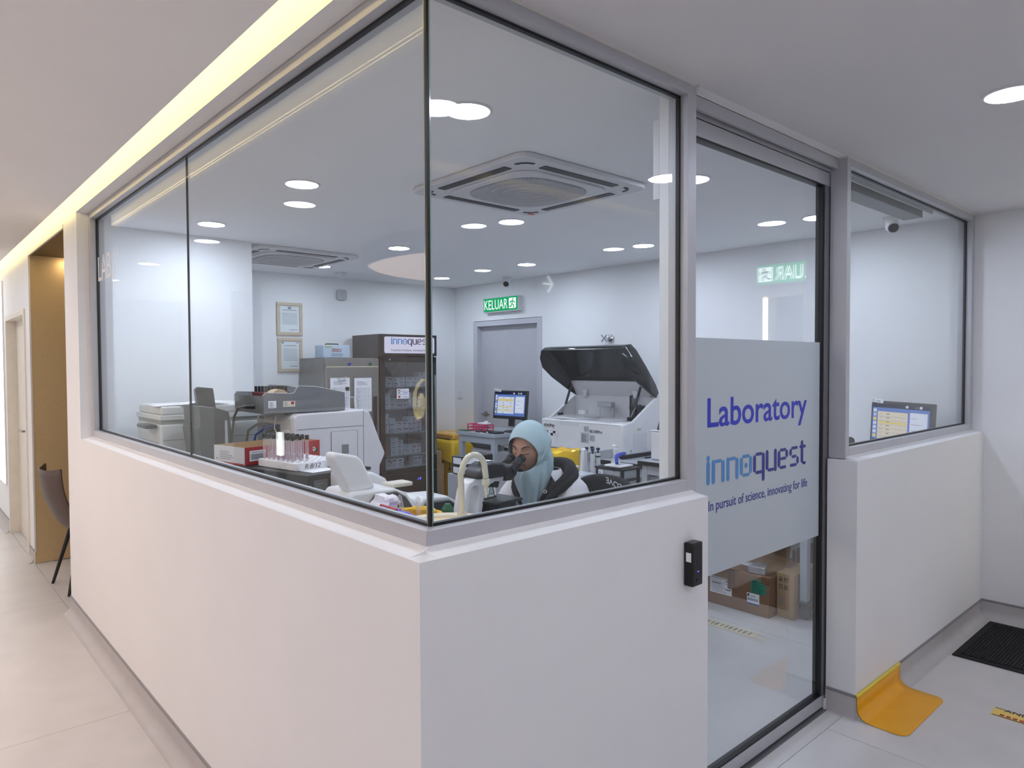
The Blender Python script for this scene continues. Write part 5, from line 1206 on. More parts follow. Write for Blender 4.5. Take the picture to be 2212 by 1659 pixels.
decal('print', t, Q3 @ Vector((-0.0005, 0.24, 1.095)), -y3, (0, 0, 1), 0.21, 0.055, lines(.2, .75, .15, .95, 5, INKL)+[(.05, .1, .13, .2, INKL)])

# benchtop analyzer with its cables, grey tray on top
bench('lab_bench', 'narrow bench that carries the right half of the white curved analyzer', 1.235, 2.32, 1.50, 3.2, 0.78, apron=False)
t = thing('blood_analyzer', 'white curved benchtop analyzer with cables at its back and a grey tray on it', 'analyzer', (1.1, 2.7, 0.78))
put('body', M().prism([(.84, .781), (.84, 1.262), (.86, 1.280), (1.15, 1.284), (1.28, 1.288), (1.315, 1.27), (1.34, 1.215), (1.37, 1.135), (1.42, 1.02), (1.415, 1.0), (1.385, .945), (1.38, .781)], 1, 2.45, 2.97), WHITE2, t, bev=0.008, seg=3)
put('side_seam', B(.86, 2.4485, 1.193, 1.27, 2.4500, 1.1955).box(1.272, 2.4485, .80, 1.2745, 2.4500, 1.283), GREY, t)
pn = put('side_panel', M().prism(rrect(.165, .225, .004, cx=1.147, cy=1.055), 1, 2.446, 2.4505), WHITE2, t, bev=0.001)
put('panel_seam', B(1.06, 2.4488, .94, 1.234, 2.4495, 1.17), GREY, t)
put('panel_window', B(1.128, 2.4445, 1.035, 1.172, 2.447, 1.09), GREY, t)
RP = mat('ribbed_cream', (205, 204, 200), 0.5)
put('rear_plate', B(.833, 2.47, .80, .8405, 2.95, 1.255), RP, t, bev=0.001)
m = M()
for k in range(14): m.box(.829, 2.49+.032*k, 1.235, .833, 2.498+.032*k, 1.25)
put('rear_ribs', m, LGREY, t)
put('socket_recess', B(.829, 2.62, 1.155, .8335, 2.82, 1.215), DGREY, t)
put('socket', B(.822, 2.52, 1.12, .833, 2.56, 1.15).box(.822, 2.50, 1.17, .833, 2.58, 1.19).box(.822, 2.84, 1.12, .833, 2.88, 1.20), WHITE, t)
put('cable', M().tube([(.83, 2.80, 1.205), (.78, 2.83, 1.205), (.75, 2.88, 1.17), (.75, 2.92, 1.08), (.76, 2.92, .95), (.76, 2.93, .79)], .008), CREAM, t)
put('cable', M().tube([(.83, 2.66, 1.21), (.79, 2.70, 1.20), (.755, 2.78, 1.15), (.75, 2.82, 1.05), (.76, 2.83, .9), (.77, 2.83, .79)], .006), mat('cable_blue', (70, 96, 190), 0.4), t)
put('cable', M().tube([(.83, 2.70, 1.18), (.80, 2.73, 1.17), (.78, 2.76, 1.10), (.785, 2.77, .95), (.79, 2.77, .79)], .004), BLACK, t)
put('cable', M().tube([(.83, 2.56, 1.275), (.80, 2.60, 1.27), (.79, 2.60, 1.2), (.81, 2.57, 1.13), (.829, 2.54, 1.13)], .003), CREAM, t)
t = thing('tray_scanner', 'grey open-topped tray unit lying on the white curved analyzer', 'tray', (.93, 2.7, 1.29))
TG = mat('tray_grey', (112, 116, 120), 0.4)
put('base', M().prism([(.69, 2.50), (1.18, 2.50), (1.18, 2.92), (.69, 2.92)], 2, 1.2865, 1.308), TG, t, bev=0.004)
WT2 = clear_plastic('smoky_wall', (120, 126, 132), 0.62)
wp = [(.69, 1.308), (.685, 1.385), (.70, 1.402), (.855, 1.395), (.868, 1.40), (.885, 1.43), (.90, 1.436), (1.0, 1.43), (1.18, 1.392), (1.18, 1.308)]
put('front_wall', M().prism(wp, 1, 2.50, 2.506), WT2, t)
put('back_wall', M().prism(wp, 1, 2.914, 2.92), WT2, t)
put('end_wall', B(.686, 2.506, 1.308, .692, 2.914, 1.385).box(1.174, 2.506, 1.308, 1.18, 2.914, 1.39), WT2, t)
put('rim', M().tube([(p[0], 2.503, p[1]) for p in wp[1:9]], .003, n=6), LGREY, t)
decal('label', t, (.715, 2.4995, 1.318), (1, 0, 0), (0, 0, 1), .045, .04, lines(.15, .85, .1, .9, 5, INK), base=PAPER)
decal('label', t, (.80, 2.4995, 1.322), (1, 0, 0), (0, 0, 1), .07, .032, lines(.1, .5, .1, .9, 4, INKL)+[(.65, .4, .9, .9, RED)], base=CREAM)
put('power_plug', M().cyl((.686, 2.62, 1.325), (.63, 2.63, 1.325), .014, .010), BLACK, t)
put('power_cable', M().tube([(.63, 2.63, 1.325), (.605, 2.64, 1.32), (.583, 2.65, 1.27), (.574, 2.655, 1.18), (.57, 2.66, 1.05), (.58, 2.66, .79)], .006), BLACK, t)
t = thing('tube_rack', 'black and dark red tube rack inside the grey tray', 'rack', (.84, 2.75, 1.31))
put('rack', B(.76, 2.70, 1.3085, .93, 2.84, 1.40), mat('dark_red', (110, 24, 36), 0.4), t, bev=.003)
m = M()
for i in range(8):
    for j in range(3): m.cyl((.775+.02*i, 2.72+.05*j, 1.40), (.775+.02*i, 2.72+.05*j, 1.432), .0085, n=10)
put('caps', m, BLACK, t)
t = thing('tape_roll', 'wide beige roll with a red core standing in the grey tray', 'roll', (.80, 2.58, 1.31))
put('roll', M().cyl((.80, 2.54, 1.365), (.80, 2.62, 1.365), .055, n=36), mat('beige_roll', (196, 170, 136), 0.5), t)
put('core', M().cyl((.80, 2.536, 1.365), (.80, 2.5395, 1.365), .036, n=5), RED, t)
for k, (x, y) in enumerate(((.93, 2.60), (.99, 2.63), (1.05, 2.60), (1.11, 2.64))):
    rr = random.Random(k+20); m = M().ell((x, y, 1.329), (.05, .07, .017), 16, 8)
    m.v = [(v[0]+rr.uniform(-.006, .006), v[1]+rr.uniform(-.006, .006), max(1.3088, v[2]+rr.uniform(-.005, .006))) for v in m.v]
    tt = thing('sample_bag', '%s clear bag of orange tips from the left in the grey tray' % ('first', 'second', 'third', 'fourth')[k], 'bag', (x, y, 1.31), 'clear sample bags in the grey tray')
    put('bag', m, clear_plastic('bag_plastic', (208, 190, 190), .45), tt, smooth=20)
    put('content', M().cyl((x-.03, y-.03, 1.325), (x+.03, y+.03, 1.33), .008, n=8).cyl((x-.03, y+.01, 1.325), (x+.03, y-.03, 1.33), .006, n=8), mat('orange_tips', (214, 128, 84), 0.5), tt)
t = thing('tube_holder', 'black-capped tube in a clear wire holder on the white curved analyzer', 'tube', (1.23, 2.55, 1.29))
put('tube', M().lathe([(0, 0), (.008, .006), (.008, .10), (0, .10)], (1.225, 2.55, 1.3), 14), TUBEC, t)
put('cap', M().lathe([(0, 0), (.012, 0), (.012, .022), (0, .022)], (1.225, 2.55, 1.40), 14), BLACK, t)
put('holder', M().tube([(1.195, 2.53, 1.289), (1.205, 2.53, 1.36), (1.275, 2.53, 1.36), (1.285, 2.53, 1.289)], .002, n=6).tube([(1.195, 2.57, 1.289), (1.205, 2.57, 1.36), (1.275, 2.57, 1.36), (1.285, 2.57, 1.289)], .002, n=6).tube([(1.205, 2.53, 1.36), (1.205, 2.57, 1.36)], .002, n=6).tube([(1.275, 2.53, 1.36), (1.275, 2.57, 1.36)], .002, n=6), LGREY, t)

# dark desktop unit and the copier near the column
t = thing('desktop_terminal', 'dark angular desktop terminal with a faceted grey side behind the window joint', 'terminal', (.5, 2.8, .78))
put('cabinet', M().prism([(.495, .781), (.495, 1.325), (.575, 1.298), (.585, 1.22), (.60, 1.06), (.62, .781)], 1, 2.70, 2.98), mat('espresso_plastic', (30, 26, 23), 0.3), t, bev=.004)
put('side_shell', M().prism([(.44, .781), (.425, 1.06), (.405, 1.21), (.418, 1.235), (.412, 1.335), (.494, 1.324), (.494, .781)], 1, 2.69, 2.96), mat('grey_shell', (66, 68, 65), 0.4), t, bev=.004)
put('front_strip', M().prism([(.55, .79), (.55, 1.25), (.562, 1.25), (.575, .79)], 1, 2.694, 2.70), LGREY, t)
t = thing('monitor', 'black screen seen from behind its top corner beside the dark terminal', 'monitor', (.55, 3.25, .78))
put('panel', M().prism([(.545, .95), (.50, 1.415), (.515, 1.43), (.60, 1.42), (.66, .95)], 1, 3.02, 3.06), BLACK, t, bev=.004)
put('stand', B(.56, 3.03, .79, .62, 3.06, .96).box(.50, 2.995, .781, .68, 3.085, .792), BLACK, t)
t = thing('copier', 'pale multifunction copier with a ribbed side at the column end of the counter', 'copier', (.45, 3.35, .78))
put('body', B(.33, 3.10, .781, .92, 3.60, 1.215), mat('copier_white', (214, 216, 212), .45), t, bev=.012, seg=3)
put('scanner_gap', B(.335, 3.105, 1.215, .915, 3.595, 1.236), mat('copier_grey', (142, 142, 134), .5), t)
put('scanner_bed', B(.325, 3.095, 1.236, .925, 3.605, 1.268), MATS['copier_white'], t, bev=.006)
put('feeder', B(.335, 3.10, 1.268, .90, 3.58, 1.318), MATS['copier_white'], t, bev=.012, seg=3)
put('control_panel', B(.262, 3.15, 1.19, .325, 3.34, 1.213), BLACK, t, bev=.006)
put('output_tray', M().add([(.33, 3.15, 1.10), (.33, 3.5, 1.10), (.22, 3.5, 1.08), (.22, 3.15, 1.08)], [(0,1,2,3)]), LGREY, t, solid=.01)
m = M()
for k in range(22): m.box(.50+.011*k, 3.0965, .84, .505+.011*k, 3.10, 1.07)
put('ribs', m, MATS['copier_white'], t)
put('seam', B(.34, 3.0985, 1.12, .91, 3.1003, 1.1225), GREY, t)
for k, (pts, lab_) in enumerate((([(.30, 3.12), (.62, 3.12), (.66, 3.40), (.34, 3.42)], 'wide white paper sheet curling over the copier lid'), ([(.44, 3.08), (.72, 3.10), (.74, 3.30), (.46, 3.32)], 'second white paper sheet overhanging the copier edge'))):
    rows_ = []
    for i in range(5):
        a = Vector(pts[0]).lerp(Vector(pts[3]), i/4); b = Vector(pts[1]).lerp(Vector(pts[2]), i/4)
        rows_.append([Vector((*(a.lerp(b, j/10)), 1.3195+.005*k+.012*math.sin(j/10*PI*.8)*(1 if k else .4))) for j in range(11)])
    o = put('paper_sheet', M().grid(rows_), PAPER, solid=.001); tag(o, lab_, 'paper')

# ---- microscope
def microscope():
    Q = Matrix.Translation((1.05, 1.065, 0)) @ Matrix.Rotation(R(6), 4, 'Z') @ Matrix.Translation((-1.05, 0, 0))
    t = thing('microscope', 'white and black binocular microscope the seated woman looks into', 'microscope', (1.05, 1.065, .78))
    def P(name, prof, y0, y1, mt, par=None, bev=.006):
        m = M().prism(prof, 1, y0, y1); m.v = [tuple(Q @ Vector(v)) for v in m.v]
        return put(name, m, mt, par or t, bev=bev, seg=3)
    def C(name, segs, mt, par=None, n=24, bev=0):
        m = M()
        for p0, p1, r0, r1 in segs: m.cyl(Q @ Vector(p0), Q @ Vector(p1), r0, r1, n)
        return put(name, m, mt, par or t, bev=bev)
    P('base', [(.86, .781), (.86, .815), (.90, .835), (1.13, .815), (1.16, .805), (1.16, .781)], -.075, .075, WHITE, bev=.01)
    P('arm', [(.885, .83), (.905, .95), (.925, 1.03), (.942, 1.062), (.975, 1.074), (1.17, 1.074), (1.185, 1.062), (1.185, 1.05), (1.09, 1.045), (1.055, 1.035), (1.035, 1.0), (1.02, .93), (1.01, .83), (.97, .83), (.985, .93), (.998, 1.0), (1.005, 1.03), (.995, 1.043), (.972, 1.043), (.955, 1.03), (.945, .98), (.93, .90), (.92, .83)], -.03, .03, WHITE, bev=.008)
    h = P('head', [(.972, 1.075), (.985, 1.095), (1.012, 1.122), (1.05, 1.137), (1.12, 1.130), (1.158, 1.108), (1.168, 1.085), (1.168, 1.067), (1.06, 1.067)], -.052, .052, BLACK, bev=.014)
    decal('label', h, Q @ Vector((1.03, -.02, 1.1415)), Q.to_3x3() @ Vector((.98, 0, -.05)), Q.to_3x3() @ Vector((0, 1, 0)), .07, .04, lines(.1, .8, .15, .85, 3, INK), base=PAPER)
    P('binocular_block', [(1.15, 1.045), (1.20, 1.043), (1.225, 1.065), (1.235, 1.09), (1.20, 1.115), (1.158, 1.105)], -.045, .045, BLACK, bev=.008)
    for s in (-1, 1):
        y = .031*s
        e = C('eyepiece', [((1.195, y, 1.083), (1.232, y, 1.106), .021, .021), ((1.232, y, 1.106), (1.262, y, 1.125), .0185, .0185), ((1.262, y, 1.125), (1.278, y, 1.135), .0205, .0195)], BLACK, bev=.0015)
        m = M()
        for k in range(3):
            a = Vector((1.236+.008*k, y, 1.1085+.005*k)); b = Vector((1.240+.008*k, y, 1.111+.005*k)); m.cyl(Q @ a, Q @ b, .0195, n=24)
        put('ring', m, DGREY, e)
    C('nosepiece', [((1.11, 0, 1.048), (1.105, 0, 1.022), .034, .03)], BLACK)
    for a in (0, 90, 180, 270):
        x, y = 1.105+.018*math.cos(R(a)), .018*math.sin(R(a))
        C('objective', [((x, y, 1.022), (x+.006*math.cos(R(a)), y+.006*math.sin(R(a)), .99), .010, .0095), ((x+.006*math.cos(R(a)), y+.006*math.sin(R(a)), .99), (x+.007*math.cos(R(a)), y+.007*math.sin(R(a)), .984), .006, .005)], CHROME, n=16)
    P('stage', [(1.02, .962), (1.02, .974), (1.20, .974), (1.20, .962)], -.10, .085, BLACK, bev=.003)
    P('slide_holder', [(1.03, .9745), (1.03, .979), (1.14, .979), (1.14, .9745)], .0, .075, STEEL, bev=.001)
    P('lamp_housing', [(1.04, .86), (1.04, .961), (1.20, .961), (1.205, .90), (1.19, .86)], -.06, .06, BLACK, bev=.008)
    C('condenser', [((1.105, 0, .82), (1.105, 0, .86), .03, .035)], BLACK)
    C('stage_knob', [((1.05, -.09, .90), (1.05, -.09, .96), .012, .012)], BLACK, n=16)
    for s in (-1, 1):
        C('focus_knob', [((.935, .03*s, .88), (.935, .065*s, .88), .03, .03), ((.935, .065*s, .88), (.935, .085*s, .88), .018, .018)], BLACK, bev=.003)
    return Q
MQ = microscope()

# ================================================================== the seated woman
SKIN = mat('skin', (184, 140, 118), 0.5, var=0.05, scale=20)
LIPS = mat('lips', (150, 88, 80), 0.45)
BROW = mat('brow', (38, 28, 26), 0.7)
HIJ = mat('hijab_cloth', (176, 200, 208), 0.75, var=0.03, scale=60)
HOOD = mat('black_cloth', (16, 16, 18), 0.85, var=0.1, scale=60)
COAT = mat('lab_coat', (214, 212, 216), 0.75, var=0.02, scale=30)
TROU = mat('trouser_cloth', (30, 30, 36), 0.85)
def smoothstep(a, b, x):
    t_ = max(0, min(1, (x-a)/(b-a))); return t_*t_*(3-2*t_)
def woman():
    P_ = thing('person', 'seated woman in a pale blue headscarf and white lab coat looking into the microscope', 'person', (1.62, 1.12, 0))
    Hc = Vector((1.377, 1.116, 1.168))
    az = R(195); pit = R(13)
    f = Vector((math.cos(az)*math.cos(pit), math.sin(az)*math.cos(pit), -math.sin(pit)))
    l = Vector((-math.sin(az), math.cos(az), 0)); u = f.cross(l)
    def g(x, s): return math.exp(-x*x/(2*s*s))
    def head_r(th, ph):
        """th: azimuth from the nose (deg), ph: elevation (deg); returns a local point (f,l,u)"""
        a = math.radians(th); p = math.radians(ph)
        cf, cl_, cu = math.cos(p)*math.cos(a), math.cos(p)*math.sin(a), math.sin(p)
        af = 0.088 if cf > 0 else 0.098
        jaw = 1-0.30*smoothstep(5, -60, -(-ph)) if False else 1-0.24*smoothstep(0, 1, max(0, -ph)/65)*(1 if cf > -0.3 else 0.6)
        al = 0.074*jaw; au = 0.112 if cu > 0 else 0.122
        r = 1/math.sqrt((cf/af)**2+(cl_/al)**2+(cu/au)**2)
        b = 0
        b += 0.019*g(th, 6.5)*g(ph+15, 6.5)+0.010*g(th, 5)*g(ph+4, 10)+0.006*g(abs(th)-8, 4)*g(ph+18, 4)
        b += -0.008*g(abs(th)-21, 9)*g(ph-3, 6.5)+0.0055*g(abs(th)-21, 7)*g(ph-2, 4)
        b += 0.003*g(abs(th)-20, 14)*g(ph-15, 4)
        b += 0.0065*g(th, 12)*g(ph+31, 3.2)+0.0065*g(th, 10)*g(ph+38.5, 3.2)-0.003*g(th, 13)*g(ph+34.8, 1.2)-0.002*g(th, 3)*g(ph+25, 3)
        b += 0.008*g(th, 13)*g(ph+56, 9)-0.003*g(th, 14)*g(ph+45, 4)
        b += 0.004*g(abs(th)-38, 14)*g(ph+14, 12)
        return cf*(r+b), cl_*(r+b), cu*(r+b)
    def W(th, ph, off=0.0):
        a = head_r(th, ph); v = Vector((a[0], a[1], a[2])); v = v*(1+off/v.length)
        return Hc+f*v.x+l*v.y+u*v.z
    rows_ = []
    phs = [-88]+[-84+3*i for i in range(57)]+[88]
    ths = [(-180+360*j/120) for j in range(120)]
    hv = []
    for ph in phs: rows_.append([W(th, ph) for th in ths])
    head = M().grid(rows_, closed=True)
    n = len(ths); k = len(phs); head.f += [tuple(range(n-1, -1, -1)), tuple(range((k-1)*n, k*n))]; head.mi += [0, 0]
    # body: joints and radii grown with a Skin modifier, closed together with the head by remeshing
    J = {'pelvis': ((1.66, 1.12, 0.54), .13), 'waist': ((1.62, 1.12, 0.68), .115), 'chest': ((1.56, 1.12, 0.84), .12), 'upper': ((1.52, 1.115, 0.94), .10), 'neck0': ((1.48, 1.113, 1.01), .052), 'neck1': ((1.42, 1.113, 1.10), .048),
         'shL': ((1.50, 0.955, 0.955), .052), 'elL': ((1.40, 0.86, 0.80), .038), 'wrL': ((1.17, 0.945, 0.83), .025), 'paL': ((1.115, 0.955, 0.845), .024), 'kuL': ((1.07, 0.96, 0.855), .02),
         'shR': ((1.48, 1.275, 0.955), .052), 'elR': ((1.38, 1.37, 0.80), .038), 'wrR': ((1.16, 1.21, 0.83), .025), 'paR': ((1.105, 1.195, 0.84), .024), 'kuR': ((1.06, 1.185, 0.85), .02),
         'hipL': ((1.62, 1.03, 0.53), .085), 'knL': ((1.22, 1.0, 0.54), .058), 'anL': ((1.30, 0.99, 0.12), .038), 'toL': ((1.17, 0.98, 0.05), .032),
         'hipR': ((1.62, 1.21, 0.53), .085), 'knR': ((1.22, 1.24, 0.54), .058), 'anR': ((1.30, 1.25, 0.12), .038), 'toR': ((1.17, 1.26, 0.05), .032)}
    E_ = [('pelvis', 'waist'), ('waist', 'chest'), ('chest', 'upper'), ('upper', 'neck0'), ('neck0', 'neck1'), ('upper', 'shL'), ('shL', 'elL'), ('elL', 'wrL'), ('wrL', 'paL'), ('paL', 'kuL'),
          ('upper', 'shR'), ('shR', 'elR'), ('elR', 'wrR'), ('wrR', 'paR'), ('paR', 'kuR'), ('pelvis', 'hipL'), ('hipL', 'knL'), ('knL', 'anL'), ('anL', 'toL'), ('pelvis', 'hipR'), ('hipR', 'knR'), ('knR', 'anR'), ('anR', 'toR')]
    names = list(J); me = bpy.data.meshes.new('tmp_body')
    me.from_pydata([J[q][0] for q in names], [(names.index(a), names.index(b)) for a, b in E_], [])
    ob = bpy.data.objects.new('tmp_body', me); COL.objects.link(ob)
    ob.modifiers.new('Skin', 'SKIN'); sv = me.skin_vertices
    if not sv:
        bpy.context.view_layer.objects.active = ob; sv = me.skin_vertices
    for i, q in enumerate(names):
        sv[0].data[i].radius = (J[q][1],)*2; sv[0].data[i].use_root = (q == 'pelvis')
    ss = ob.modifiers.new('Sub', 'SUBSURF'); ss.levels = 2; ss.render_levels = 2
    dg = bpy.context.evaluated_depsgraph_get(); bm_ = bpy.data.meshes.new_from_object(ob.evaluated_get(dg))
    body = M(); body.add([v.co for v in bm_.vertices], [tuple(p.vertices) for p in bm_.polygons])
    bpy.data.objects.remove(ob)
    # fingers: five per hand, tapered, bent around the focus knobs
    for s, sd in ((1, 'L'), (-1, 'R')):
        pa = Vector(J['pa'+sd][0]); ku = Vector(J['ku'+sd][0]); fw = (ku-pa).normalized(); lat = Vector((fw.y, -fw.x, 0))*(-s)
        for i in range(4):
            b0 = ku+lat*(0.026-0.0175*i)*1.0+fw*(0.004-0.004*abs(i-1)); ln = (0.040, 0.045, 0.041, 0.033)[i]
            body.tube([b0-fw*0.02, b0, b0+fw*ln*0.45+Vector((0, 0, -.006)), b0+fw*ln*0.75+Vector((0, 0, -.020)), b0+fw*ln*0.85+Vector((0, 0, -.034))], .008, n=10, rs=[.009, .0088, .008, .0072, .0055])
        tb = pa-lat*(-0.022)+fw*0.0
        body.tube([pa, pa+lat*0.022+fw*0.012+Vector((0, 0, -.01)), pa+lat*0.032+fw*0.032+Vector((0, 0, -.02)), pa+lat*0.030+fw*0.050+Vector((0, 0, -.028))], .01, n=10, rs=[.013, .0105, .009, .0065])
    body.add(head.v, head.f)
    bo = put('body', body, SKIN, P_, smooth=180)
    rm = bo.modifiers.new('Remesh', 'REMESH'); rm.mode = 'VOXEL'; rm.voxel_size = 0.0036; rm.use_smooth_shade = True
    # face details
    for s in (-1, 1):
        rws = []
        for q in range(9):
            th = s*(9+q*3.1); ph = 14.5+5*math.sin(q/8*PI*0.8); hw_ = 1.7*math.sin((q+1.5)/10.5*PI)**0.6
            rws.append([W(th, ph-hw_, .0022), W(th, ph+hw_, .0022)])
        put('eyebrow', M().grid(rws), BROW, P_, solid=.0012)
        rws = []
        for q in range(9):
            th = s*(12+q*2.3); ph = -2.0-1.6*math.sin(q/8*PI)
            rws.append([W(th, ph-.7, .0022), W(th, ph+.7, .0022)])
        put('eyelashes', M().grid(rws), BROW, P_, solid=.001)
    rws = []
    for q in range(13):
        th = -14+q*28/12; e = math.sin((q+.6)/13.2*PI)**0.5
        rws.append([W(th, -34.8-5.4*e+0.0*j if j == 0 else (-34.8-5.4*e+j*(10.6*e)/6), .0016) for j in range(7)])
    rws = [[W(-14+q*28/12, -34.8-5.2*(math.sin((q+.6)/13.2*PI)**.5)+j*(9.6*(math.sin((q+.6)/13.2*PI)**.5))/6, .0016) for j in range(7)] for q in range(13)]
    put('lips', M().grid(rws), LIPS, P_, solid=.0008)
    put('under_cap', M().grid([[W(th, ph, .004) for th in range(-60, 61, 6)] for ph in (44, 50, 58)]), BROW, P_, solid=.002, smooth=80)
    # headscarf: hood around the face opening
    rows_ = []
    NP = 96
    back = Vector((-0.95, 0, -0.30)).normalized()
    def shell(d, off):
        cf, cl_, cu = d
        af = 0.102 if cf > 0 else 0.122; al = 0.092; au = 0.126 if cu > 0 else 0.12
        r = 1/math.sqrt((cf/af)**2+(cl_/al)**2+(cu/au)**2)+off
        return Hc+f*(cf*r)+l*(cl_*r)+u*(cu*r)
    for i in range(25):
        s_ = i/24; row = []
        for j in range(NP):
            ps = 2*PI*j/NP
            thb = 53*math.sin(ps)*(1.0 if math.cos(ps) > 0 else 1.0-0.22*(-math.cos(ps))); phb = -9+(50 if math.cos(ps) > 0 else 61)*math.cos(ps)
            a = math.radians(thb); p = math.radians(phb)
            e = Vector((math.cos(p)*math.cos(a), math.cos(p)*math.sin(a), math.sin(p)))
            om = e.angle(back); t_ = s_**0.9
            d = (e*math.sin((1-t_)*om)+back*math.sin(t_*om))/math.sin(om)
            fold = 0.0035*math.sin(ps*7+s_*5)*smoothstep(0.1, 0.6, s_)*(1 if abs(math.sin(ps)) > .2 else .3)+0.004*math.exp(-(s_/0.05)**2)
            low = smoothstep(0.2, -0.8, d.z)
            row.append(shell(d, fold+0.006*low*math.sin(ps*11+s_*9)))
        rows_.append(row)
    hj = M().grid(rows_, closed=True)
    # drape: slanting rings from under the chin down to the chest and shoulders
    rings = [  # front point (x,z), back point (x,z), half width, v drop
        ((1.310, 1.062), (1.470, 1.19), .078, 0), ((1.306, 1.035), (1.497, 1.135), .084, 0), ((1.320, 1.00), (1.50, 1.075), .082, 0), ((1.340, .965), (1.475, 1.02), .072, .0), ((1.360, .93), (1.44, .965), .056, .01), ((1.382, .90), (1.41, .925), .03, .02)]
    rows_ = []
    for ri, (fp_, bp_, hw_, vd) in enumerate(rings):
        row = []
        for j in range(NP):
            a = 2*PI*j/NP; c = math.cos(a); s_ = math.sin(a)
            x = (fp_[0]+bp_[0])/2-(bp_[0]-fp_[0])/2*c; z = (fp_[1]+bp_[1])/2-(bp_[1]-fp_[1])/2*c
            y = 1.113+hw_*s_*(1 if abs(s_) < 1 else 1)+0.03*smoothstep(.6, 1, c)*(ri/5)
            fo = (0.0045 if ri > 0 else 0.002)*math.sin(a*9+ri*0.9)+0.0035*math.sin(a*15-ri*0.7)
            w_ = max(0, c-0.72)/0.28
            row.append(Vector((x-fo*c, y+fo*s_, z-vd*w_-(0.02 if ri == 5 else 0)*abs(s_))))
        rows_.append(row)
    for row in rows_:
        pass
    d2_ = M().grid(rows_, closed=True); hj.add(d2_.v, d2_.f)
    put('headscarf', hj, HIJ, P_, solid=.003, smooth=80, sub=1)
    # wrapped folds crossing the neck on the side of the camera
    for k in range(6):
        pts = []
        for q in range(15):
            t_ = q/14
            th_ = 128-9*k-(78-4*k)*t_**1.3; ph = 50-9*k-(112-8*k)*t_
            d = Vector((math.cos(math.radians(ph))*math.cos(math.radians(th_)), math.cos(math.radians(ph))*math.sin(math.radians(th_)), math.sin(math.radians(ph))))
            pts.append(shell(d, .0008))
        put('scarf_fold', M().tube(pts, .005, n=8, rs=[.0008+.0042*math.sin(PI*q/14) for q in range(15)]), HIJ, P_, smooth=80)
    # torso garments as lofted rings: black hoodie, white coat open in a V
    prof = [(.50, 1.665, .165, .135), (.60, 1.645, .160, .125), (.70, 1.61, .165, .122), (.80, 1.575, .178, .125), (.87, 1.548, .188, .122), (.92, 1.528, .192, .112), (.955, 1.512, .182, .10), (.985, 1.50, .148, .085), (1.005, 1.49, .11, .072), (1.02, 1.485, .085, .066), (1.06, 1.468, .07, .06)]
    def torso(scale, a0, off=0):
        rws = []
        for (z, cx, hw_, hd_) in prof:
            row = []; ao = a0(z)
            N_ = 60
            for j in range(N_+1):
                a = ao+(2*PI-2*ao)*j/N_
                c, s_ = math.cos(a), math.sin(a); e = 0.85
                px = cx-(hd_+off)*scale*math.copysign(abs(c)**e, c); py = 1.115-(hw_+off)*scale*math.copysign(abs(s_)**e, s_)
                row.append(Vector((px+0.002*math.sin(a*8+z*30), py, z)))
            rws.append(row)
        return rws
    put('hoodie', M().grid(torso(1.0, lambda z: 0.0)), HOOD, P_, solid=.003, smooth=80)
    def vo(z): return 0.10+0.95*smoothstep(.84, 1.02, z)
    coat = torso(1.05, vo, .006); m = M().grid(coat)
    for sd, s in (('L', -1), ('R', 1)):
        sh = Vector(J['sh'+sd][0]); el = Vector(J['el'+sd][0]); wr = Vector(J['wr'+sd][0]); up_ = Vector((1.515, 1.115+.12*s, .965))
        pts = [up_, sh+Vector((0, .0, .008)), sh.lerp(el, .25)+Vector((.0, .012*s, 0)), sh.lerp(el, .5)+Vector((0, .008*s, 0)), sh.lerp(el, .8), el+Vector((.005, 0, -.01)), el.lerp(wr, .25), el.lerp(wr, .6), wr.lerp(el, .08)]
        rs = [.062, .071, .066, .060, .056, .054, .052, .046, .040]
        # cloth wrinkles: alternate the radius slightly
        pp, rr = [], []
        for i in range(len(pts)-1):
            for q in range(4):
                pp.append(pts[i].lerp(pts[i+1], q/4)); rr.append(rs[i]+(rs[i+1]-rs[i])*q/4+.0022*math.sin(i*5+q*2.4))
        pp.append(pts[-1]); rr.append(rs[-1])
        m.tube(pp, .05, n=22, rs=rr)
    put('lab_coat', m, COAT, P_, smooth=80, solid=.003)
    # lapels and collar along the V edge
    for side in (0, -1):
        rws = []
        for (z, cx, hw_, hd_) in [p for p in prof if .70 <= p[0] <= .956]:
            ao = vo(z); wd = (0.30+0.45*smoothstep(.72, .93, z)-0.35*smoothstep(.95, 1.02, z)); row = []
            for q in range(5):
                a = ao+wd*q/4
                if side == -1: a = 2*PI-a
                c, s_ = math.cos(a), math.sin(a); e = .85; k_ = 1.05
                lift = .016+.006*math.sin(q/4*PI)
                row.append(Vector((cx-(hd_+lift)*k_*math.copysign(abs(c)**e, c), 1.115-(hw_+lift)*k_*math.copysign(abs(s_)**e, s_), z+.004)))
            rws.append(row)
        put('lapel', M().grid(rws), COAT, P_, solid=.003, smooth=80)
    # hood lying round the neck
    pts = [(1.385, 1.06, .90), (1.38, 1.03, .95), (1.40, .985, .995), (1.45, .955, 1.03), (1.51, .975, 1.06), (1.555, 1.03, 1.075), (1.57, 1.11, 1.08), (1.555, 1.20, 1.07), (1.51, 1.255, 1.05), (1.45, 1.265, 1.02), (1.40, 1.235, .985), (1.385, 1.19, .94), (1.39, 1.155, .89)]
    pts2 = [(1.5+(x-1.5)*1.10, 1.11+(y-1.11)*1.13, z-.022) for x, y, z in pts]
    hm = M().tube(pts2, .03, n=14, rs=[.006, .012, .018, .024, .027, .029, .030, .029, .027, .024, .018, .012, .006]).tube(pts, .03, n=14, rs=[.008, .014, .018, .023, .026, .029, .031, .029, .026, .023, .018, .014, .008])
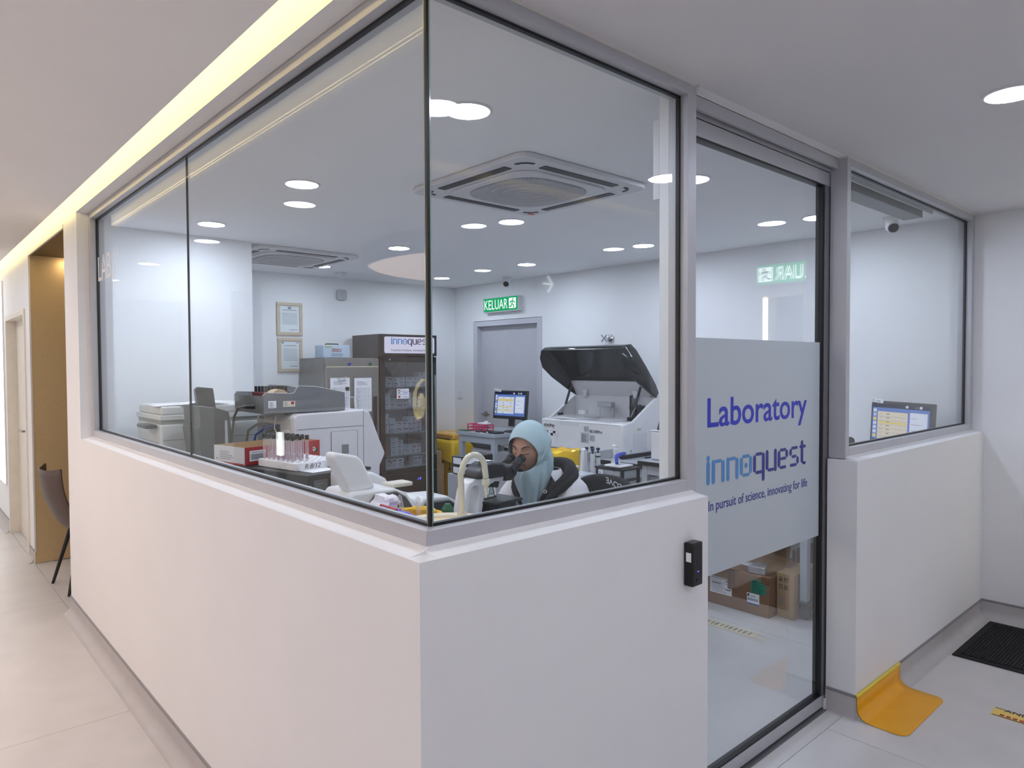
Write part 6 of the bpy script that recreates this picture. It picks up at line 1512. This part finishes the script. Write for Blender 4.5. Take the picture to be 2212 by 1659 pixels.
    hm.v = [(v[0]+.004*math.sin(v[1]*70+v[2]*40), v[1]+.004*math.sin(v[0]*60+v[2]*50), v[2]*1+.005*math.sin(v[0]*45+v[1]*55)) for v in hm.v]
    put('hood', hm, HOOD, P_, sub=1, smooth=80)
    put('eyelet', M().lathe([(.0045, 0), (.0085, 0), (.0085, .003), (.0045, .003)], (0, 0, 0), 20, ring=True, mtx=Matrix.Translation((1.372, 1.008, .975)) @ Vector((-.75, -.5, .4)).normalized().to_track_quat('Z', 'Y').to_matrix().to_4x4()), CHROME, P_)
    lx = Vector((-.0, -1, 0)); 
    text('lettering', 'innoquest', (1.402, 1.275, .885), (-.30, -1, 0), (.12, 0, 1), .03, NAVY, P_, width=.085, height=.016)
    for s in (-1, 1):
        hip, kn, an = Vector(J['hip'+('R' if s > 0 else 'L')][0]), Vector(J['kn'+('R' if s > 0 else 'L')][0]), Vector(J['an'+('R' if s > 0 else 'L')][0])
        put('trouser_leg', M().tube([hip+Vector((.05, 0, 0)), hip, hip.lerp(kn, .5), kn+Vector((.03, 0, .01)), kn+Vector((-.0, 0, -.03)), kn.lerp(an, .5), an], .07, n=20, rs=[.10, .095, .08, .070, .066, .058, .052]), TROU, P_, smooth=80)
        put('shoe', M().ell((an.x-.06, an.y, .045), (.125, .045, .044)), BLACK, P_)
woman()

# office chair behind her, with lettering on the edge
t = thing('office_chair', 'black office chair back with white LOVE lettering behind the woman', 'chair', (1.74, 1.08, 0))
rws = []
for i in range(9):
    z = .56+.44*i/8; row = []
    for j in range(17):
        v = -1+2*j/16; wd = .235*(1-0.10*(i/8)**3); dz = -.07*abs(v)**3.0*(i/8)
        row.append(Vector((1.83+.02*i/8-.07*v*v, 1.03+wd*v, z+dz)))
    rws.append(row)
put('backrest', M().grid(rws), HOOD, t, solid=.05, smooth=60, sub=1)
put('seat', M().prism(rrect(.46, .46, .08, cx=1.63, cy=1.10), 2, .385, .44), HOOD, t, bev=.02, seg=3)
put('column', M().cyl((1.63, 1.10, .10), (1.63, 1.10, .385), .025), CHROME, t)
put('back_bar', M().tube([(1.70, 1.08, .375), (1.86, 1.04, .38), (1.885, 1.03, .60)], .02), BLACK, t)
for k in range(5):
    a = R(72*k+10)
    lgx = put('leg', M().tube([(1.63, 1.10, .10), (1.63+.27*math.cos(a), 1.10+.27*math.sin(a), .075)], .02, rs=[.026, .016]), BLACK, t)
    put('caster', M().cyl((1.63+.27*math.cos(a)-.012, 1.10+.27*math.sin(a), .031), (1.63+.27*math.cos(a)+.012, 1.10+.27*math.sin(a), .031), .03), BLACK, lgx)
text('lettering', 'LOVE', (1.772, .895, .974), (0.20, 1, 0.19), (.10, 0, -1), .04, mat('white_print', (235, 235, 235), .6), t, width=.12, height=.03)
